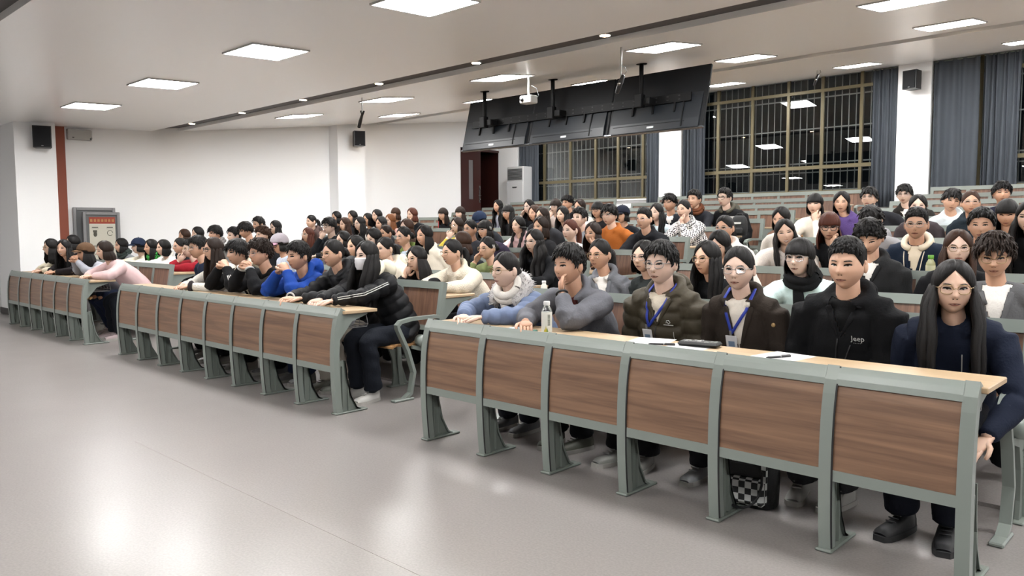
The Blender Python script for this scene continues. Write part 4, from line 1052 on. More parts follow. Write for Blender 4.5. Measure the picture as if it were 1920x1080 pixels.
    if fur:
        m = MB(); rs = np.random.default_rng(3); NQ = 520 if lod == 0 else 160
        ringp = lambda q: N+X*.135*cos(q)+Df*(.115)*sin(q)+up*(.015+.030*sin(q))
        m.tube([ringp(q)-O for q in np.linspace(-.25*pi, 1.25*pi, 22)], .044, 9)
        for i in range(NQ):
            q = rs.uniform(-.28*pi, 1.28*pi); ph = rs.uniform(0, 2*pi); c = ringp(q); rad = unit(X*cos(q)+Df*sin(q)); dr = unit(rad*cos(ph)+up*sin(ph)+rs.normal(0, .25, 3)); ln = rs.uniform(.02, .04)
            m.tube([c+dr*.024-O, c+dr*(.03+ln*.6)-O+rs.normal(0, .004, 3), c+dr*(.03+ln)-O-up*.008], [.0045, .003, .0006], 4, caps=False)
        m.build('fur_collar', cloth(fur, 'fleece'), root)
    if legs and shoes:
        for an in feet:
            so = put('shoe', SHOE_ME, root, (an[0]-O[0], an[1]-O[1]-.055, 0), rot=(0, 0, .25*np.sign(an[0]-H[0])*((pid % 3)-1)*-.8))
            so.material_slots[0].link = 'OBJECT'; so.material_slots[0].material = mat('shoe_'+shoes, shoes, rough=.55, bump=.1)
            sl = put('sole', SOLE_ME, so); sl.material_slots[0].link = 'OBJECT'; sl.material_slots[0].material = mat('sole_white', '#c9c7c1', rough=.6) if int(shoes[1:3], 16) > 90 else mat('sole_dark', '#2a2b2d', rough=.6)
    info = dict(pid=pid, root=root, O=O, N=N, C=C, R=R, H=H, X=X, Df=Df, up=up, chest=chest, waist=waist, arms=arms, job=job, tjob=tjob, tr=tr, top=top, kind=kind, shirt=shirt, lod=lod, legs=legs, extra=extra or [], fit=fit, sw=sw, male=male)
    PEOPLE_JOBS.append(info)
    return info
def finish_people():
    bpy.context.view_layer.update(); dg = bpy.context.evaluated_depsgraph_get()
    got = {}
    for o in PENDING: got[o.name] = bpy.data.meshes.new_from_object(o.evaluated_get(dg))
    for I in PEOPLE_JOBS:
        root, O, N, X, Df, up = I['root'], I['O'], I['N'], I['X'], I['Df'], I['up']; me = got[I['job'].name]; V, Nn = mesh_arrays(me)
        arms = I['arms']; loc = V-N; fz = loc@up; fx = loc@X; fd = loc@Df
        best = np.full(len(V), 9.); tt = np.zeros(len(V)); 
        for J, E, W in arms:
            for (A, B, o) in ((J, E, 0), (E, W, 1)):
                t, d = seg_t(V, A, B); m = d < best; best = np.where(m, d, best); tt = np.where(m, t+o, tt)
        isarm = best < .085+I['fit']*.8
        pid = I['pid']; A = {'puff': .010, 'fleece': .004, 'knit': .003}.get(I['kind'], .006)
        if I['lod'] == 2: A *= .8
        if I['kind'] == 'puff':
            disp = np.where(isarm, np.abs(np.sin(tt*pi*3.2+.4)), np.abs(np.sin(fz*pi/.085)))**.6*A*1.5-A*.9+.35*A*np.sin(V[:, 0]*47+pid)*np.sin(V[:, 2]*39+V[:, 1]*31)
        else:
            w = V@np.array((13., 17., 23.))+pid; w2 = V@np.array((-29., 19., 31.))
            fold = np.sin(tt*11+np.sin(w)*1.2)*G(tt-1, .55); disp = np.where(isarm, A*fold+.3*A*np.sin(w2*1.6), .45*A*np.sin(w2)*np.sin(w*1.3))
            disp = disp+A*.6*np.sin(fz*42+fx*16*np.sign(fx))*G(fz+.36, .12)*~isarm
        V = V+Nn*disp[:, None]; me.vertices.foreach_set('co', V.ravel()); me.update()
        mats = [cloth(I['top'], I['kind'])]
        neckm = None
        if I['shirt']:
            depth = .27 if I['shirt'][0] != '!' else .16; col = I['shirt'].lstrip('!')
            w = np.clip((fz+depth)/depth, 0, 1)*.072+.004; neckm = (fd < -.01) & (np.abs(fx-.006) < w) & (fz > -depth) & (fz < .012) & ~isarm
            V0 = V-O; me.vertices.foreach_set('co', V0.ravel()); me.update(); me, sh = split_mesh(me, neckm, 'shirt')
            if sh: sh.materials.append(cloth(col)); I['shirt_obj'] = put('shirt', sh, root)
        else: me.vertices.foreach_set('co', (V-O).ravel()); me.update()
        me.name = 'jacket'; me.materials.clear(); [me.materials.append(m) for m in mats]
        me.polygons.foreach_set('use_smooth', [True]*len(me.polygons)); jo = put('jacket', me, root); I['jacket'] = jo
        if I['tjob'] is not None:
            tm = got[I['tjob'].name]; V, Nn = mesh_arrays(tm); V = V+Nn*(.004*np.sin(V[:, 2]*55+V[:, 1]*20+pid))[:, None]-O; tm.vertices.foreach_set('co', V.ravel()); tm.update(); tm.name = 'trousers'
        else:
            tr = I['tr']; tr.v = [v-O for v in tr.v]; tm = tr.mesh('trousers', []); 
        tm.materials.clear(); tm.materials.append(cloth(I['legs'])); tm.polygons.foreach_set('use_smooth', [True]*len(tm.polygons)); put('trousers', tm, root)
    bpy.context.view_layer.update()
    for I in PEOPLE_JOBS:
        if not I['shirt'] or I['lod'] == 2: continue
        O, N, X, Df, up = I['O'], I['N'], I['X'], I['Df'], I['up']; depth = .27 if I['shirt'][0] != '!' else .16
        for s in (-1, 1):
            pts = []
            for q in np.linspace(.10, 1.0, 9):
                fz = -depth*q; w = (1-q)*.072+.007; c = N+X*(s*w+.006)+up*fz-O; co, nr = surf_hit(I, c-Df*.5, Df)
                if abs(np.dot(co-c, Df)) < .3: pts.append(co-Df*.001)
            if len(pts) > 3:
                m = MB(); m.tube(pts, np.interp(np.arange(len(pts)), [0, 2, len(pts)-1], [.016, .017, .005]), 7, ref=Df, flat=.45); m.build('lapel', cloth(I['top'], I['kind']), I['root'])
    for o in PENDING:
        m = o.data; bpy.data.objects.remove(o); bpy.data.meshes.remove(m)
def surf_hit(I, p, d):
    """Point and normal of the jacket along a ray, both in the person's own space."""
    best = None
    for o in (I['jacket'], I.get('shirt_obj')):
        if o is None: continue
        hit, co, nr, _ = o.ray_cast(Vector(p), Vector(d))
        if hit and (best is None or (co-Vector(p)).length < best[0]): best = ((co-Vector(p)).length, np.array(co), np.array(nr))
    return (best[1], best[2]) if best else (np.array(p), -np.array(d))
# ---------------------------------------------------------------- the audience, one entry per seat in use
K, W_, CR = '#17181b', '#dcd8d2', '#d9cfbd'
_n = [0]
def P(*a, **k):
    _n[0] += 1
    return person(_n[0], *a, **k)
# near front desk
A1 = P(1, 'R', 6, 948, 507, 'desk', 'updo', 'k', '#6d7c9b', 'person in blue puffer coat with grey fur collar and white scarf', kind='puff', fit=.022, glasses='gold', scarf=('#d6d2cb', 1), fur='#c2bfbe', dy=.56, yaw=-8, legs='#20242e', shoes='#8b8d90', skin=3)
A2 = P(1, 'R', 5, 1067, 498, 'chinl', 'male', 'k', '#6f7077', 'person in plain grey jacket propping chin on one hand, wristwatch showing', shirt='#5e2a28', collar=True, fit=.014, dy=.56, yaw=-6, legs='#14161a', shoes='#6b6d62', skin=2)
A3 = P(1, 'R', 4, 1240, 495, 'lap', 'male_1', 'k', '#4d4638', 'person in olive brown puffer jacket with blue lanyard and short hair', kind='puff', shirt='!#cfc6b6', hood=True, fit=.026, glasses='silver', yaw=4, legs='#1a1b1f', shoes='#a9a9a4', skin=3)
A4 = P(1, 'R', 3, 1385, 505, 'lap', 'pony_t', 'k', '#3a322c', 'person in dark brown jacket with blue lanyard and clear glasses', shirt='#d7d0c5', collar=True, fit=.014, glasses='silver', yaw=12, legs='#2a2c33', shoes='#b9bcbd', skin=3)
A5 = P(1, 'R', 2, 1588, 497, 'lap', 'fade', 'k', '#16171a', 'person in black hooded shell jacket with small white chest lettering', hood=True, shirt='!#0e0f11', fit=.024, male=True, yaw=2, legs='#4a4a4d', shoes='#c7c6c0', skin=0)
A6 = P(1, 'R', 1, 1787, 540, 'hang', 'long_x', 'k', '#20283c', 'person in navy hoodie with very long black hair and glasses', hood=True, fit=.018, glasses='gold', yaw=20, dy=.42, legs='#1a1e2a', shoes='#17181c', skin=1)
# middle front desk
B1 = P(1, 'M', 6, 401, 468, 'desk', 'long', 'b', '#d8d4cc', 'person in white jacket with black framed glasses and dark wrist scrunchie', fit=.012, kind='fleece', glasses='black', dy=.58, yaw=-4, legs='#1b1c20', shoes='#b8b6b0')
B2 = P(1, 'M', 5, 446, 474, 'clasp', 'bowl', 'k', '#191a1d', 'person in black jacket with white sleeve stripes and clasped hands', shirt='#cfc3ac', hood='#d6cdb9', fit=.012, dy=.58, legs='#17181c', shoes='#bdbab2', skin=0)
B3 = P(1, 'M', 4, 488, 475, 'clasp', 'curly', 'b', '#15161a', 'person in black sweatshirt with glasses and white cuffs, hands before mouth', glasses='silver', fit=.012, dy=.58, legs='#15171b', shoes='#8f9092')
B4 = P(1, 'M', 3, 560, 481, 'clasp', 'male', 'k', '#1f4aa6', 'person in bright blue hoodie with fists raised to the chin', hood=True, fit=.014, dy=.58, legs='#2c3a5c', shoes='#a7a8a8', skin=2)
B5 = P(1, 'M', 2, 625, 476, 'desk', 'bun', 'k', '#1b1c20', 'person in black hooded puffer with bun, glasses and clasped hands', kind='puff', hood=True, glasses='gold', fit=.020, dy=.50, legs='#c9c3b6', shoes='#8d9188')
B6 = P(1, 'M', 1, 688, 480, 'desk', 'long_x', 'k', '#17181c', 'person wearing white face mask and black jacket with white piping', kind='puff', hood='#cfc8b4', fit=.020, mask=True, dy=.44, legs='#1f242e', shoes='#dddcd8')
D7 = P(1, 'M', 7, 372, 465, 'lap', 'male', 'k', '#27314a', 'person in navy jacket with glasses beside the red jacket', glasses='silver', fit=.01, legs='#1b1c20', shoes='#9a9894')
# far front desk
C1 = P(1, 'L', 5, 96, 464, 'desk', 'wavy_s', 'k', '#e0d8c4', 'person in cream fleece with glasses, at the pillar end of desk', kind='fleece', glasses='gold', dy=.72, fit=.02, legs='#1b1c20', shoes='#b8b6b0')
C2 = P(1, 'L', 4, 120, 466, 'desk', 'long', 'k', '#241f22', 'smiling person with long dark hair turning toward the room', smile=True, yaw=38, dy=.72, fit=.01, legs='#1b1c20', shoes='#9d9a98')
C5 = P(1, 'L', 6, 137, 456, 'lap', 'bob', 'k', '#22252b', 'dark haired person half hidden behind the smiling one', dy=.27, legs='#1b1c20')
C3 = P(1, 'L', 2, 161, 474, 'clasp', 'long_s', 'k', '#a7a9b2', 'person in brown baseball cap with hands folded at the face', cap=('#6f543e', '#7a5c43'), dy=.72, fit=.01, legs='#2c3650', shoes='#c9b9b6')
C4 = P(1, 'L', 1, 197, 470, 'desk', 'bob', 'b', '#d6b9b9', 'person in pale pink sweater leaning far over the desk end', kind='knit', fit=.026, dy=.68, legs='#1d2129', shoes='#c9b6b8', pitch=6)
# door-side block, behind the far front desk
P(2, 'L', 6, 228, 461, 'lap', 'bob', 'k', '#8b9094', 'person with black bob and grey jacket behind the pink sweater', collar=True, scarf='#3f4a47', dy=.44)
P(2, 'L', 5, 260, 462, 'desk', 'bob_s', 'k', '#d9d2c0', 'person in navy baseball cap and cream jacket', cap='#24304a', fit=.012)
P(2, 'L', 4, 284, 464, 'desk', 'long_s', 'k', '#d9d5cb', 'person with bright green scarf over cream jacket', scarf='#3fa04a', fit=.012)
P(2, 'L', 3, 307, 465, 'desk', 'bob', 'k', '#dddad3', 'person in white padded jacket, hair parted over the cheek', kind='puff', collar=True, fit=.016)
P(2, 'L', 2, 338, 462, 'lap', 'bun', 'k', '#23262b', 'person with pinned hair, glasses and thick black scarf', glasses='silver', scarf='#202426')
P(2, 'L', 1, 357, 467, 'chinr', 'male', 'k', '#a3202f', 'person in red jacket raising a hand to the mouth', fit=.012, glasses='gold')
for sp in [
    ('L', 3, 6, 346, 443, 'lap', 'bob', 'br', '#4a3f3b', 'brown haired person below the plain wall, leftmost of back group'),
    ('L', 3, 5, 371, 439, 'lap', 'bob', 'k', '#d2d0cc', 'dark bobbed person with pale collar below the plain wall'),
    ('L', 3, 4, 404, 438, 'lap', 'bowl', 'k', '#9a9896', 'person with black bowl cut and grey knitted collar'),
    ('L', 3, 3, 439, 442, 'lap', 'male', 'k', '#3a3b40', 'short haired person peeking left of the white collar'),
    ('L', 3, 2, 461, 432, 'lap', 'bowl', 'k', '#202227', 'person in dark suit with white collar looking down'),
    ('L', 3, 1, 493, 441, 'lap', 'curly', 'br', '#26282d', 'person with curly brown hair before the grey pink cap'),
    ('L', 4, 5, 485, 421, 'lap', 'male', 'k', '#2b2d33', 'tall short haired person highest against the plain wall'),
    ('L', 4, 4, 517, 427, 'lap', 'long', 'k', '#1e1f24', 'person with long straight black hair against the plain wall'),
]:
    s, r, st, x, y, po, ha, c, col, lab = sp
    P(r, s, st, x, y, po, ha, c, col, lab, shirt='!#e0ddd8' if 'white collar' in lab else None, pitch=14 if 'looking down' in lab else 0, scarf='#8d8a88' if 'knitted' in lab else None)
P(2, 'M', 7, 525, 458, 'lap', 'bob_s', 'k', '#7f9cc4', 'person in pink and grey cap with blue striped shirt', kind='stripe', cap=('#a7a0a8', '#c99bb2'), glasses='black', pitch=10)
P(5, 'L', 5, 584, 416, 'lap', 'pony', 'k', '#5b4a47', 'person with tied hair and brown hooded top near the pilaster', hood=True)
P(4, 'L', 2, 578, 441, 'lap', 'long', 'r', '#8e8e92', 'person with reddish long hair, glasses and grey jacket', glasses='silver', pitch=-6)
P(4, 'L', 1, 618, 424, 'chinr', 'bowl', 'k', '#23272d', 'person in dark jacket covering mouth, glasses and bowl cut', glasses='black')
P(6, 'L', 6, 631, 408, 'lap', 'bob', 'k', '#2a2626', 'dark bobbed person directly below the white pilaster')
P(5, 'L', 3, 647, 421, 'lap', 'long', 'br', '#3a2b2b', 'person with brown long hair right of the bowl cut')
P(6, 'L', 5, 661, 407, 'lap', 'long_s', 'k', '#33343a', 'person with black hair below the pilaster edge, upper row')
P(5, 'L', 2, 675, 420, 'lap', 'long', 'k', '#d5d1c8', 'person with glasses, long black hair and white jacket', glasses='silver', shirt='#26272b')
P(6, 'L', 4, 690, 412, 'lap', 'bob', 'k', '#26282d', 'person in black seen almost from the side, upper row')
P(6, 'L', 3, 707, 405, 'lap', 'long_s', 'k', '#202329', 'black haired person with a dark hood behind', hood=True)
P(5, 'L', 1, 715, 420, 'lap', 'long', 'k', '#2d2e33', 'person with straight black hair near the block end', collar=True)
P(6, 'L', 2, 732, 414, 'lap', 'long_s', 'o', '#d8a8a0', 'person with orange brown hair and salmon jacket')
P(7, 'L', 5, 742, 401, 'lap', 'bob_b', 'br', '#1e1f23', 'person with light brown bob in black, by wall seam')
P(6, 'L', 1, 773, 403, 'chinl', 'bob', 'r', '#1c2026', 'person with red brown bob leaning on one hand', dy=.45)
P(7, 'L', 2, 831, 402, 'lap', 'longbang_s', 'b', '#1d1e22', 'person in black with glasses beside cup with red straw', glasses='silver')
P(7, 'L', 1, 863, 400, 'lap', 'longbang_s', 'b', '#22242a', 'person with fringe sitting below the brown door')
P(8, 'L', 1, 934, 387, 'lap', 'wavy', 'k', '#b8bccb', 'person with wavy long hair and lilac top near air conditioner')
# middle block
P(3, 'M', 8, 644, 451, 'lap', 'bob', 'k', '#33353b', 'person whose face shows just above the bun haired one')
P(2, 'M', 4, 667, 463, 'lap', 'bob', 'k', '#e0ddd8', 'person with slight smile peeking behind the masked one', smile=True, shirt='#24262b')
P(3, 'M', 6, 702, 446, 'lap', 'bob', 'k', '#2b2c31', 'dark head bent low above the masked person', pitch=18)
P(4, 'M', 8, 724, 438, 'lap', 'bun', 'b', '#2e2b33', 'person with tied purple tinted hair in dark coat')
P(2, 'M', 3, 722, 467, 'lap', 'pony', 'k', '#ddd5c4', 'person in cream puffer directly behind the face mask', kind='puff', hood=True, fit=.022)
P(3, 'M', 5, 757, 444, 'lap', 'bun', 'k', '#6f8340', 'person in olive green hoodie with round glasses', hood=True, glasses='silver', shirt='!#b9c7d6')
P(4, 'M', 7, 763, 427, 'lap', 'bob', 'br', '#4a372e', 'brown haired person just behind the green hoodie')
P(3, 'M', 4, 796, 442, 'lap', 'long_s', 'k', '#d8d0c1', 'smiling long haired person in cream coat beside green hoodie', smile=True, collar=True)
P(2, 'M', 2, 782, 486, 'cheekr', 'long_s', 'k', '#1a1b1f', 'person in black resting cheek on palm above empty backrest', glasses='gold', dy=.60, roll=-10)
P(2, 'M', 1, 848, 474, 'desk', 'pony', 'k', '#d9d0bf', 'person in beige fleece jacket with ponytail at aisle end', kind='fleece', collar=True, fit=.022, glasses='gold', smile=True, dy=.52, yaw=-10)
P(5, 'M', 7, 857, 423, 'chinr', 'bob', 'b', '#c9b64a', 'person in yellow jacket with pink glasses, hand at mouth', glasses='gold')
P(4, 'M', 5, 882, 430, 'lap', 'bun', 'k', '#3a3d45', 'person with tied black hair and glasses, looking aside', glasses='silver')
P(5, 'M', 6, 900, 413, 'lap', 'bob_s', 'k', '#2a2d33', 'person under a navy cap bending forward', cap='#22304b', pitch=25)
P(4, 'M', 4, 910, 431, 'lap', 'bobbang', 'k', '#3a3348', 'person with glasses and white hair clip, purple jacket', glasses='silver')
P(3, 'M', 3, 867, 455, 'lap', 'bob', 'br', '#262a31', 'dark red haired person turned away behind beige fleece', yaw=-35)
P(6, 'M', 7, 953, 399, 'lap', 'longbang', 'k', '#1f2126', 'person in black with full fringe and glasses', glasses='silver')
P(5, 'M', 5, 972, 423, 'desk', 'braids', 'k', '#e0c2c4', 'person in pink jacket with two front braids', collar=True, fit=.01)
P(3, 'M', 2, 914, 466, 'cheekr', 'bun', 'k', '#8f9a6a', 'person in cream and green jacket resting cheek on hand', glasses='gold', dy=.5)
P(7, 'M', 8, 992, 388, 'cheekr', 'long_s', 'k', '#23242a', 'person with glasses and hand on cheek by the window bars', glasses='silver')
P(6, 'M', 6, 1002, 400, 'lap', 'bob', 'br', '#33343a', 'person half hidden left of the dark long coat')
P(5, 'M', 4, 1017, 406, 'lap', 'long', 'b', '#3a3b40', 'person with glasses and loose long hair in charcoal coat', glasses='black')
P(4, 'M', 3, 1014, 426, 'lap', 'bob', 'b', '#2c2d31', 'person of whom only the forehead shows above black hair')
P(7, 'M', 7, 1042, 387, 'chinr', 'bob_b', 'b', '#cdbfb9', 'person with glasses and fringe, pale sleeve at the mouth', glasses='black')
P(8, 'M', 8, 1064, 381, 'lap', 'curly', 'k', '#26272c', 'person highest before the first window, black tousled hair')
P(6, 'M', 5, 1055, 403, 'lap', 'long', 'k', '#25262b', 'person with sleek long black hair and white face light')
P(7, 'M', 6, 1087, 388, 'chinl', 'bob', 'b', '#b9b4ae', 'person hiding mouth behind hands near the grey post')
P(5, 'M', 3, 1087, 409, 'lap', 'male', 'k', '#8f969f', 'short haired person in grey blue jacket left of orange')
P(6, 'M', 4, 1121, 394, 'lap', 'bobbang', 'k', '#1d1e22', 'person in black with bob and big glasses', glasses='black')
P(5, 'M', 2, 1143, 404, 'lap', 'messy', 'k', '#b5682c', 'person in orange brown jacket with glasses', collar=True, glasses='silver', fit=.016)
P(6, 'M', 3, 1167, 403, 'lap', 'bob_s', 'k', '#20242c', 'person in dark cap right behind the orange jacket', cap='#23283a')
P(4, 'M', 2, 1069, 432, 'lap', 'pony', 'r', '#e2ddd6', 'person with reddish tied hair and white sweater')
P(4, 'M', 1, 1112, 438, 'cheekl', 'long_s', 'b', '#54413d', 'person with dark brown hair resting cheek, beside white sweater')
P(3, 'M', 1, 1002, 453, 'desk', 'wavy_x', 'k', '#1d1e22', 'person with very long loose black hair, glasses, black jacket', glasses='silver', fit=.012, collar=True)
P(5, 'M', 1, 1208, 411, 'desk', 'fade', 'k', '#181a20', 'crew cut person with glasses in black jacket at block end', glasses='silver', fit=.014, collar=True)
P(6, 'M', 2, 1231, 399, 'lap', 'long', 'k', '#c9dbe2', 'long haired person in pale blue beside the checked coat')
P(7, 'M', 3, 1256, 381, 'lap', 'messy', 'k', '#2c3038', 'person with black tousled hair before the white pillar', shirt='!#dcdad6')
P(6, 'M', 1, 1282, 393, 'chinl', 'pony', 'k', '#cccccc', 'person in black and white checked coat at block end', kind='check', collar=True, fit=.016)
P(7, 'M', 2, 1302, 374, 'chinr', 'male', 'k', '#2b2c33', 'person with hand at mouth and rust collar behind checked coat', scarf='#7a4a32')
P(7, 'M', 1, 1359, 371, 'lap', 'male', 'k', '#131417', 'person in black vest with white patches and olive hood', hood='#57544a', glasses='black', fit=.014, yaw=-10)
# window-side block
P(2, 'R', 6, 1125, 478, 'lap', 'pony', 'k', '#7d8087', 'person with ponytail, glasses and grey vest over white shirt', shirt='#dfdcd8', glasses='gold', collar=True)
P(2, 'R', 5, 1208, 482, 'lap', 'bob', 'k', '#3b4142', 'person with round glasses half hidden behind olive puffer', glasses='silver', hip_dx=-.05)
P(2, 'R', 4, 1326, 485, 'lap', 'long', 'k', '#1c1e22', 'person with glasses and straight black hair behind brown jacket', glasses='gold', yaw=-12)
P(2, 'R', 3, 1500, 483, 'desk', 'bobbang', 'k', '#cfe2e0', 'person in mint jacket with black scarf and glasses', scarf=('#131416', 1), glasses='silver', fit=.018)
P(2, 'R', 1, 1865, 480, 'lap', 'messy', 'b', '#6d6e71', 'person in grey blazer with tousled hair and glasses', shirt='#dddbd7', glasses='gold', pitch=10, yaw=10, male=False)
P(3, 'R', 5, 1350, 459, 'lap', 'bob', 'k', '#ddd8d0', 'person showing only black crown above the clear glasses wearer', pitch=20)
P(3, 'R', 3, 1630, 446, 'lap', 'curly', 'k', '#2b2c2e', 'person in dark hooded jacket bending head behind black shell jacket', hood=True, shirt='!#d8d6d2', pitch=22, yaw=8, fit=.012)
P(3, 'R', 2, 1796, 465, 'lap', 'long', 'br', '#1d1e22', 'brown haired person with glasses and black jacket, green capped bottle beside', glasses='gold', yaw=18)
P(4, 'R', 6, 1359, 428, 'lap', 'pony', 'k', '#e0dad3', 'person in white jacket with glasses left of laughing one', glasses='silver', collar=True)
P(4, 'R', 5, 1472, 437, 'desk', 'long', 'k', '#e6dcd4', 'laughing person in fluffy white jacket leaning forward', smile=True, kind='fleece', fit=.03, yaw=26, roll=-8, dy=.55)
P(4, 'R', 4, 1555, 424, 'chinl', 'longbang_s', 'r', '#1b1c20', 'red brown haired person with black glasses covering mouth', glasses='black', yaw=22, pitch=10)
P(4, 'R', 3, 1718, 421, 'lap', 'fade', 'k', '#1f2c40', 'person in navy jacket with cream hood and drawstrings', hood='#d9cdb8', shirt='#d9cdb8', fit=.022, glasses='silver', male=True, yaw=10, skin=2)
P(4, 'R', 2, 1840, 423, 'lap', 'male', 'k', '#3a3a3d', 'person with thick black hair right of cream hood', yaw=8, collar=True)
P(4, 'R', 1, 1930, 408, 'lap', 'long_x', 'k', '#1a1b1e', 'person with long dark hair cut by the picture edge')
P(5, 'R', 6, 1465, 410, 'lap', 'bob', 'k', '#c8c2ba', 'person peeking above the laughing one', pitch=12)
P(5, 'R', 4, 1635, 412, 'lap', 'messy', 'k', '#8e8d90', 'person in grey hoodie bowing head, face hidden', hood=True, pitch=28, yaw=-18)
P(5, 'R', 2, 1888, 400, 'lap', 'longbang', 'k', '#1c1d20', 'person with thick fringe and long black hair near edge', pitch=14, yaw=6)
P(6, 'R', 6, 1528, 383, 'chinl', 'bobbang', 'k', '#e0d8cc', 'person in cream jacket holding hand over mouth', fit=.016, yaw=8)
P(6, 'R', 5, 1578, 380, 'lap', 'bob', 'k', '#5f4a86', 'person in purple jacket with chin length hair', collar=True, yaw=14, fit=.012)
P(6, 'R', 4, 1721, 387, 'lap', 'long_s', 'k', '#4c4549', 'long haired person right above the cream hood', yaw=16)
P(6, 'R', 3, 1820, 381, 'lap', 'pony', 'br', '#24303a', 'person with silver glasses, tied hair and dark teal jacket', glasses='silver', yaw=18, hood=True, pitch=-6)
P(7, 'R', 5, 1630, 372, 'lap', 'bowl', 'k', '#28292f', 'person with bowl cut and clear glasses before pleated curtain', glasses='silver', yaw=4, pitch=-6)
P(7, 'R', 4, 1784, 376, 'lap', 'bowl', 'k', '#cfdbe2', 'person in pale blue jacket tilting head', yaw=26, roll=10, hood=True, pitch=8)
P(8, 'R', 5, 1696, 365, 'lap', 'bowl', 'k', '#33302e', 'person with glasses and white tee before loudspeaker pillar', glasses='silver', shirt='!#e4e2de', hood=True, yaw=6)
P(8, 'R', 3, 1878, 362, 'lap', 'messy', 'k', '#25263a', 'person in navy with shaggy hair highest at the back', yaw=20)
finish_people()
# ---------------------------------------------------------------- things people wear and carry, things on the desks
bpy.context.view_layer.update()
def chest_pt(I, fx, fz, off=.004):
    c = I['N']+I['X']*fx+I['up']*fz-I['O']; co, nr = surf_hit(I, c-I['Df']*.5, I['Df'])
    if abs(np.dot(co-c, I['Df'])) > .32: co = c-I['Df']*.14
    return co-I['Df']*off
def chest_rot(I):
    M3 = Matrix((I['X'].tolist(), I['up'].tolist(), (-I['Df']).tolist())).transposed(); return M3.to_euler()
BLUE = mat('lanyard_blue', '#2440b4', rough=.6); PAPER = mat('paper_white', '#f2f2f4', rough=.7, keep=False); INKW = mat('thread_white', '#d8d8d4', rough=.7)
def lanyard(I, drop, dx):
    for s in (-1, 1):
        pts = [I['N']+I['X']*s*.072+I['up']*.045+I['Df']*.02-I['O'], I['N']+I['X']*s*.075+I['up']*.02-I['Df']*.06-I['O']]
        for q in np.linspace(.2, 1, 8): pts.append(chest_pt(I, s*.072*(1-q)+dx*q, -drop*q-.01, .008))
        m = MB(); m.tube(pts, .0095, 6, ref=I['Df'], flat=.22); m.build('lanyard', BLUE, I['root'])
    c = chest_pt(I, dx, -drop-.065, .012); e = chest_rot(I)
    b = MB(); b.rbox((-.032, -.05, -.002), (.032, .045, .002), .002); bo = b.build('badge', PAPER, I['root'], c); bo.rotation_euler = e
    m = MB(); m.box((-.006, .045, -.001), (.006, .075, .001)); m.build('clip', ALU, bo)
    m = MB(); m.box((-.018, -.02, .002), (.018, .012, .0028)); m.build('print', mat('badge_ink', '#7c93ad'), bo)
lanyard(A3, .165, -.05); lanyard(A4, .155, -.03)
e = chest_rot(A5); c = chest_pt(A5, .098, -.165, .020); text_part('lettering', 'Jeep', .038, INKW, A5['root'], c, e); c = chest_pt(A5, .098, -.187, .018); text_part('lettering', '• • • • •', .012, INKW, A5['root'], c, e)
e = chest_rot(A3); c = chest_pt(A3, .085, -.145, .010)
m = MB(); m.tube([(-.016, .0, 0), (-.010, .016, 0), (.004, .018, 0), (.012, .004, 0), (.0, -.004, 0), (-.008, .006, 0)], .0025, 5); m.box((-.034, -.014, -.001), (.030, -.010, .001)); o = m.build('emblem', INKW, A3['root'], c); o.rotation_euler = e
def front_line(I, name, pts2, r, m_, off=.004, flat=.5):
    m = MB(); m.tube([chest_pt(I, a, b, off) for a, b in pts2], r, 6, ref=I['Df'], flat=flat); m.build(name, m_, I['root'])
front_line(A3, 'zip', [(.0, -.17-.03*i) for i in range(8)], .004, RUBBER)
front_line(A3, 'cord', [(.11+.004*sin(i), -.20-.03*i) for i in range(7)], .002, INKW)
front_line(A5, 'zip', [(.002, -.17-.035*i) for i in range(8)], .004, RUBBER)
front_line(A5, 'pocket_seam', [(.065-.006*i, -.20-.025*i) for i in range(4)], .003, mat('seam_grey', '#3a3a3d'))
front_line(A6, 'drawstring', [(.045, -.10-.03*i) for i in range(8)], .0025, INKW)
m = MB(); m.ell(A4['N']+A4['X']*.19-A4['up']*.12-A4['Df']*.075-A4['O'], (.012, .006, .012), 8, 5); m.build('button', mat('button_tan', '#c2a06c'), A4['root'])
def arm_line(I, side, offs, name, m_, r=.004, segs=((0, .25, 1.0), (1, 0.0, .85)), front=.6):
    J, E, W = I['arms'][side]; pts = []
    for sgm, t0, t1 in segs:
        A_, B_ = (J, E) if sgm == 0 else (E, W)
        for t in np.linspace(t0, t1, 6):
            ax = A_+(B_-A_)*t; d = unit(B_-A_); out = unit(np.array((1 if side else -1, -front, .35))*1.0); out = unit(out-d*np.dot(out, d)); w = np.cross(d, out)
            o = ax+out*.25+w*offs-I['O']; co, nr = surf_hit(I, o, -out)
            if np.linalg.norm(co-(ax-I['O'])) < .16: pts.append(co+out*.002)
    if len(pts) > 2: m = MB(); m.tube(pts, r, 5); m.build(name, m_, I['root'])
for sd in (0, 1):
    for of in (-.008, .008): arm_line(B6, sd, of, 'piping', INKW)
for of in (-.014, 0, .014): arm_line(B2, 1, of, 'sleeve_stripe', INKW, .0045, ((1, .05, .45),)); 
for of in (-.010, .006): arm_line(D7, 1, of, 'sleeve_stripe', mat('stripe_red', '#a3303a'), .003, ((0, .2, .5),))
def ring(I, side, t, r, tr, m_, name):
    J, E, W = I['arms'][side]; d = unit(W-E); c = E+(W-E)*t-I['O']; u = unit(np.cross(d, (0, 0, 1))); v = np.cross(d, u)
    m = MB(); m.tube([c+(u*cos(q)+v*sin(q))*r for q in np.arange(17)*2*pi/16], tr, 7, caps=False); m.build(name, m_, I['root']); return c, d, u, v
c, d, u, v = ring(A2, 1, 1.06, .033, .0075, BLACKP, 'wristwatch')
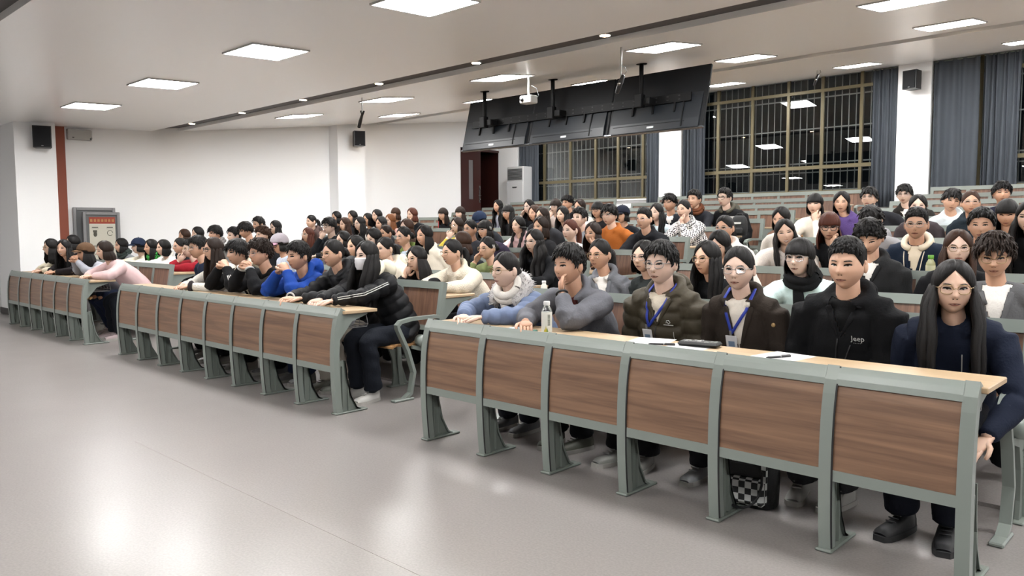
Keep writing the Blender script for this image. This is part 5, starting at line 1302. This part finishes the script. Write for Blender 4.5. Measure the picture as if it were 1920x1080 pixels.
ring(B1, 1, 1.03, .040, .020, mat('scrunchie_dark', '#2b2024', rough=.95), 'scrunchie'); ring(B3, 0, .99, .036, .010, INKW, 'cuff'); ring(B3, 1, .99, .036, .010, INKW, 'cuff'); ring(B5, 0, 1.0, .036, .008, INKW, 'cuff')
for I in PEOPLE_JOBS:
    L_ = I['root']['label']
    if 'cream hood and drawstrings' in L_:
        for s in (-1, 1): front_line(I, 'drawstring', [(s*.075-s*.004*i, -.03-.032*i) for i in range(8)], .004, cloth('#e6dcc8'), .012)
    if 'white patches' in L_:
        for fx, fz in ((-.09, -.14), (.10, -.10)):
            m = MB(); m.rbox((-.045, -.035, -.004), (.045, .035, .004), .004); o = m.build('patch', INKW, I['root'], chest_pt(I, fx, fz, .006)); o.rotation_euler = chest_rot(I)
    if 'white hair clip' in L_ or 'cream and green jacket' in L_:
        C = I['C']-I['O']; m = MB()
        for q in (0, .02): m.tube([C+I['R']@np.array((.086, -.01+q, .04)), C+I['R']@np.array((.092, .0+q, .005))], .005, 5)
        m.build('hair_clip', INKW, I['root'])

# papers, pens, pouch, bottles on the near front desk
DZ = .7775
def sheet(cx, cy, rz, label, w=.21, h=.297):
    t = thing('paper_sheet', label, 'paper', (cx, cy, DZ), rz, 'white paper sheets on the near front desk'); m = MB(); V = []
    for i in range(7):
        for j in range(5): V.append((-w/2+w*i/6, -h/2+h*j/4, .0012+.0015*sin(i*.9)*sin(j*.8)))
    n = len(V); V += [(a, b, c-.001) for a, b, c in V]; F = [(i*5+j, (i+1)*5+j, (i+1)*5+j+1, i*5+j+1) for i in range(6) for j in range(4)]; F += [tuple(n+k for k in f[::-1]) for f in F]
    m.add(V, F, 0, True); m.build('sheet', PAPER, t)
sheet(-2.33, 3.52, .25, 'blank white sheet with a pen before the olive puffer')
sheet(-2.08, 3.49, .12, 'blank white sheet lying partly under the black pouch')
sheet(-1.60, 3.50, -.15, 'blank white sheet with pen before the black shell jacket')
def pen(cx, cy, rz, label):
    t = thing('pen', label, 'pen', (cx, cy, DZ+.009), rz, 'black pens'); m = MB(); m.tube([(-.065, 0, 0), (-.055, 0, 0), (.045, 0, 0), (.07, 0, 0)], [.002, .0055, .0055, .0055], 8); bo = m.build('barrel', BLACKP, t)
    m = MB(); m.box((.02, -.0015, .005), (.068, .0015, .0085)); m.tube([(.012, 0, 0), (.016, 0, 0)], .0062, 8); m.build('clip', ALU, bo)
pen(-2.205, 3.44, .5, 'black pen on the sheet left of the pouch'); pen(-1.585, 3.46, 1.1, 'black pen on the sheet before the black shell jacket')
t = thing('pouch', 'flat black pouch with white scribble print between two lanyard wearers', 'pouch', (-2.05, 3.56, DZ), .22); m = MB(); m.rbox((-.105, -.05, .003), (.105, .05, .026), .010); bo = m.build('body', mat('pouch_black', '#17181a', rough=.5), t)
m = MB(); rs = np.random.default_rng(4)
for i in range(16):
    a, b_, q = rs.uniform(-.085, .085), rs.uniform(-.035, .035), rs.uniform(0, 3); m.tube([(a, b_, .0265), (a+.014*cos(q), b_+.014*sin(q), .0265), (a+.02*cos(q+1), b_+.02*sin(q+1), .0265)], .0014, 4)
pr = m.build('print', INKW, bo); pr['kind'] = 'stuff'
CLEAR = glass_mat('bottle_plastic', (1, 1, 1), reflect=.9, rough=.08, alpha_col=(.88, .9, .9))
def bottle(loc, label, hgt, rad, capm, labm, bodym, fruit=False):
    t = thing('bottle', label, 'bottle', loc); s = hgt
    m = MB(); m.lathe([(rad*.9, 0), (rad, .01*s), (rad, .68*s), (rad*.92, .75*s), (rad*.55, .85*s), (rad*.5, .88*s)], n=20); m.build('body', bodym, t)
    m = MB(); m.lathe([(rad*.60, .875*s), (rad*.62, .88*s), (rad*.62, .985*s), (rad*.56, s)], n=20); m.build('cap', capm, t)
    m = MB(); m.lathe([(rad*1.015, .03*s), (rad*1.02, .035*s), (rad*1.02, .66*s), (rad*1.015, .665*s)], n=20); lb = m.build('label', labm, t)
    if fruit:
        m = MB(); q = -1.0
        for k, (dq, z, hh) in enumerate(((0, .05, .20), (.22, .05, .13), (-.25, .05, .10))):
            rr = rad*1.035; m.add([(rr*cos(q+dq-.2), rr*sin(q+dq-.2), z*s), (rr*cos(q+dq+.2), rr*sin(q+dq+.2), z*s), (rr*cos(q+dq), rr*sin(q+dq), (z+hh)*s)], [(0, 1, 2)], k % 2)
        m.build('fruit_print', [mat('print_yellow', '#d8c83a'), mat('print_green', '#6f9a3a')], lb)
        m = MB()
        for k in range(9):
            for j in range(3): qq = -.62+.16*j; z = (.25+.04*k)*s; rr = rad*1.032; m.box((rr*cos(qq)-.0025, rr*sin(qq)-.0015, z), (rr*cos(qq)+.0025, rr*sin(qq)+.0015, z+.004))
        m.build('label_text', mat('print_grey', '#8d9486'), lb)
bottle((-2.985, 3.44, DZ-.001), 'drink bottle with white cap and pear label on near desk', .185, .031, mat('cap_white', '#eeeeee', rough=.4), mat('label_white', '#eeefe6', rough=.5), CLEAR, True)
pb = on_y(1745, 496, ROWY[3]+.16); bottle((pb.x, ROWY[3]+.16, FLOOR[3]+DESK_OFF+.025), 'drink bottle with bright green cap beside the cream hood', .23, .033, mat('cap_green', '#6fb13a', rough=.4), mat('label_pale', '#d6d3b0', rough=.5), mat('tea', '#b8b98a', rough=.2))
pb = on_y(1020, 535, ROWY[1]+.2); bottle((pb.x, ROWY[1]+.2, FLOOR[1]+DESK_OFF+.025), 'small white bottle behind the grey jacket', .16, .026, MATS['cap_white'], MATS['label_white'], MATS['label_white'])
pc = on_y(822, 428, ROWY[6]+.12); t = thing('paper_cup', 'white paper cup with red straw on upper door-side desk', 'cup', (pc.x, ROWY[6]+.12, FLOOR[6]+DESK_OFF+.025))
m = MB(); m.lathe([(.032, 0), (.033, .002), (.043, .11), (.045, .112), (.045, .118)], n=16); m.build('cup', MATS['cap_white'], t)
m = MB(); m.tube([(0, 0, .1), (.005, 0, .24)], .006, 6); m.build('straw', mat('straw_red', '#c4202e', rough=.4), t)
t = thing('tissue', 'crumpled pale blue tissue left of the resting fist', 'tissue', (-3.22, 3.43, DZ)); m = MB(); rs = np.random.default_rng(8); V = []
for i in range(7):
    for j in range(6): V.append((-.06+.02*i, -.04+.016*j, .004+.012*rs.random()*(1-abs(i-3)/4)))
n = len(V); V += [(a, b, .0006) for a, b, c in V]; F = [(i*6+j, (i+1)*6+j, (i+1)*6+j+1, i*6+j+1) for i in range(6) for j in range(5)]; F += [tuple(n+k for k in f[::-1]) for f in F]; m.add(V, F, 0, True); m.build('sheet', mat('tissue_blue', '#d3e4ea', rough=.9), t)
t = thing('eraser', 'small white and teal eraser beside the drink bottle', 'eraser', (-3.06, 3.41, DZ), .4); m = MB(); m.rbox((-.02, -.012, 0), (.02, .012, .013), .003); m.build('block', MATS['cap_white'], t); m = MB(); m.rbox((-.004, -.0125, .0003), (.0205, .0125, .0136), .003); m.build('sleeve', mat('teal', '#5fa79c'), t)

# bags
def check_mat():
    m, nt, b = new_mat('checker_fabric'); tc = nt.nodes.new('ShaderNodeTexCoord'); c = nt.nodes.new('ShaderNodeTexChecker'); c.inputs['Scale'].default_value = 32
    c.inputs[1].default_value = (.42, .43, .42, 1); c.inputs[2].default_value = (.008, .009, .010, 1); mp = nt.nodes.new('ShaderNodeMapping'); mp.inputs['Location'].default_value = (.01, .013, .011)
    nt.links.new(tc.outputs['Object'], mp.inputs[0]); nt.links.new(mp.outputs[0], c.inputs[0]); nt.links.new(c.outputs[0], b.inputs['Base Color']); b.inputs['Roughness'].default_value = .8; return m
BLK = mat('bag_black', '#16181a', rough=.75, bump=.3, bscale=120); CHK = check_mat()
def backpack(loc, rz, label, sx, sy, sz, checker, text=None):
    t = thing('backpack', label, 'backpack', loc, rz); m = MB(); V = []; prof = [(0, .86, .8), (.02, .97, .95), (.35, 1, 1), (.7, .97, .92), (.9, .82, .75), (1.0, .55, .45)]; n = 20
    for z, a, b in prof:
        for j in range(n):
            q = 2*pi*j/n; cx = abs(cos(q))**.55*np.sign(cos(q)); cy = abs(sin(q))**.55*np.sign(sin(q)); V.append((sx/2*a*cx, sy/2*b*cy, sz*z))
    m.add(V, grid_faces(6, n)+[tuple(range(n))[::-1], tuple(5*n+j for j in range(n))], 0, True); m.build('body', BLK, t)
    m = MB(); m.rbox((-sx*.40, -sy/2-.035, sz*.06), (sx*.40, -sy/2+.02, sz*.40), .02); m.build('front_pocket', CHK if checker else BLK, t)
    m = MB(); m.tube([(-.04, 0, sz*.98), (-.03, 0, sz*1.08), (.03, 0, sz*1.08), (.04, 0, sz*.98)], .009, 7); m.build('handle', BLK, t)
    if checker:
        m = MB(); m.rbox((sx*.30, -sy/2-.008, sz*.35), (sx*.40, -sy/2+.01, sz*.85), .004); m.build('side_trim', CHK, t)
        m = MB(); m.tube(bez([(.10, -sy/2-.02, .20), (.14, -sy/2-.10, .02), (.02, -sy/2-.14, .012), (-.08, -sy/2-.06, .02), (-.10, -sy/2-.03, .10)], 12), .007, 6); m.build('strap', BLK, t)
    p = MB(); p.rbox((-.075, -sy/2-.012, sz*.56), (.055, -sy/2+.004, sz*.66), .003); pl = p.build('name_patch', mat('patch_dark', '#22252a') if checker else INKW, t)
    if text: text_part('lettering', text, .030, INKW, pl, (-.01, -sy/2-.0135, sz*.61), (pi/2, 0, 0))
backpack((-1.80, 3.62, .0), .15, 'black backpack with black and white checks standing under near desk', .30, .17, .40, True, 'KEIKAISI')
pb = on_y(1385, 432, ROWY[6]+.20); backpack((pb.x, ROWY[6]+.22, FLOOR[6]+DESK_OFF+.025), 0, 'plain black bag with white tag on desk by white patches', .20, .13, .26, False)
t = thing('plastic_bag', 'crumpled grey plastic bag in rack under the masked person desk', 'bag', (-5.12, 3.48, .640)); m = MB(); rs = np.random.default_rng(2)
m.ell((0, 0, .045), (.13, .09, .045), 18, 10); v = m.v[0]; m.v[0] = v+rs.normal(0, .006, v.shape); m.build('bag', mat('bag_grey', '#b9bcc0', rough=.35), t)
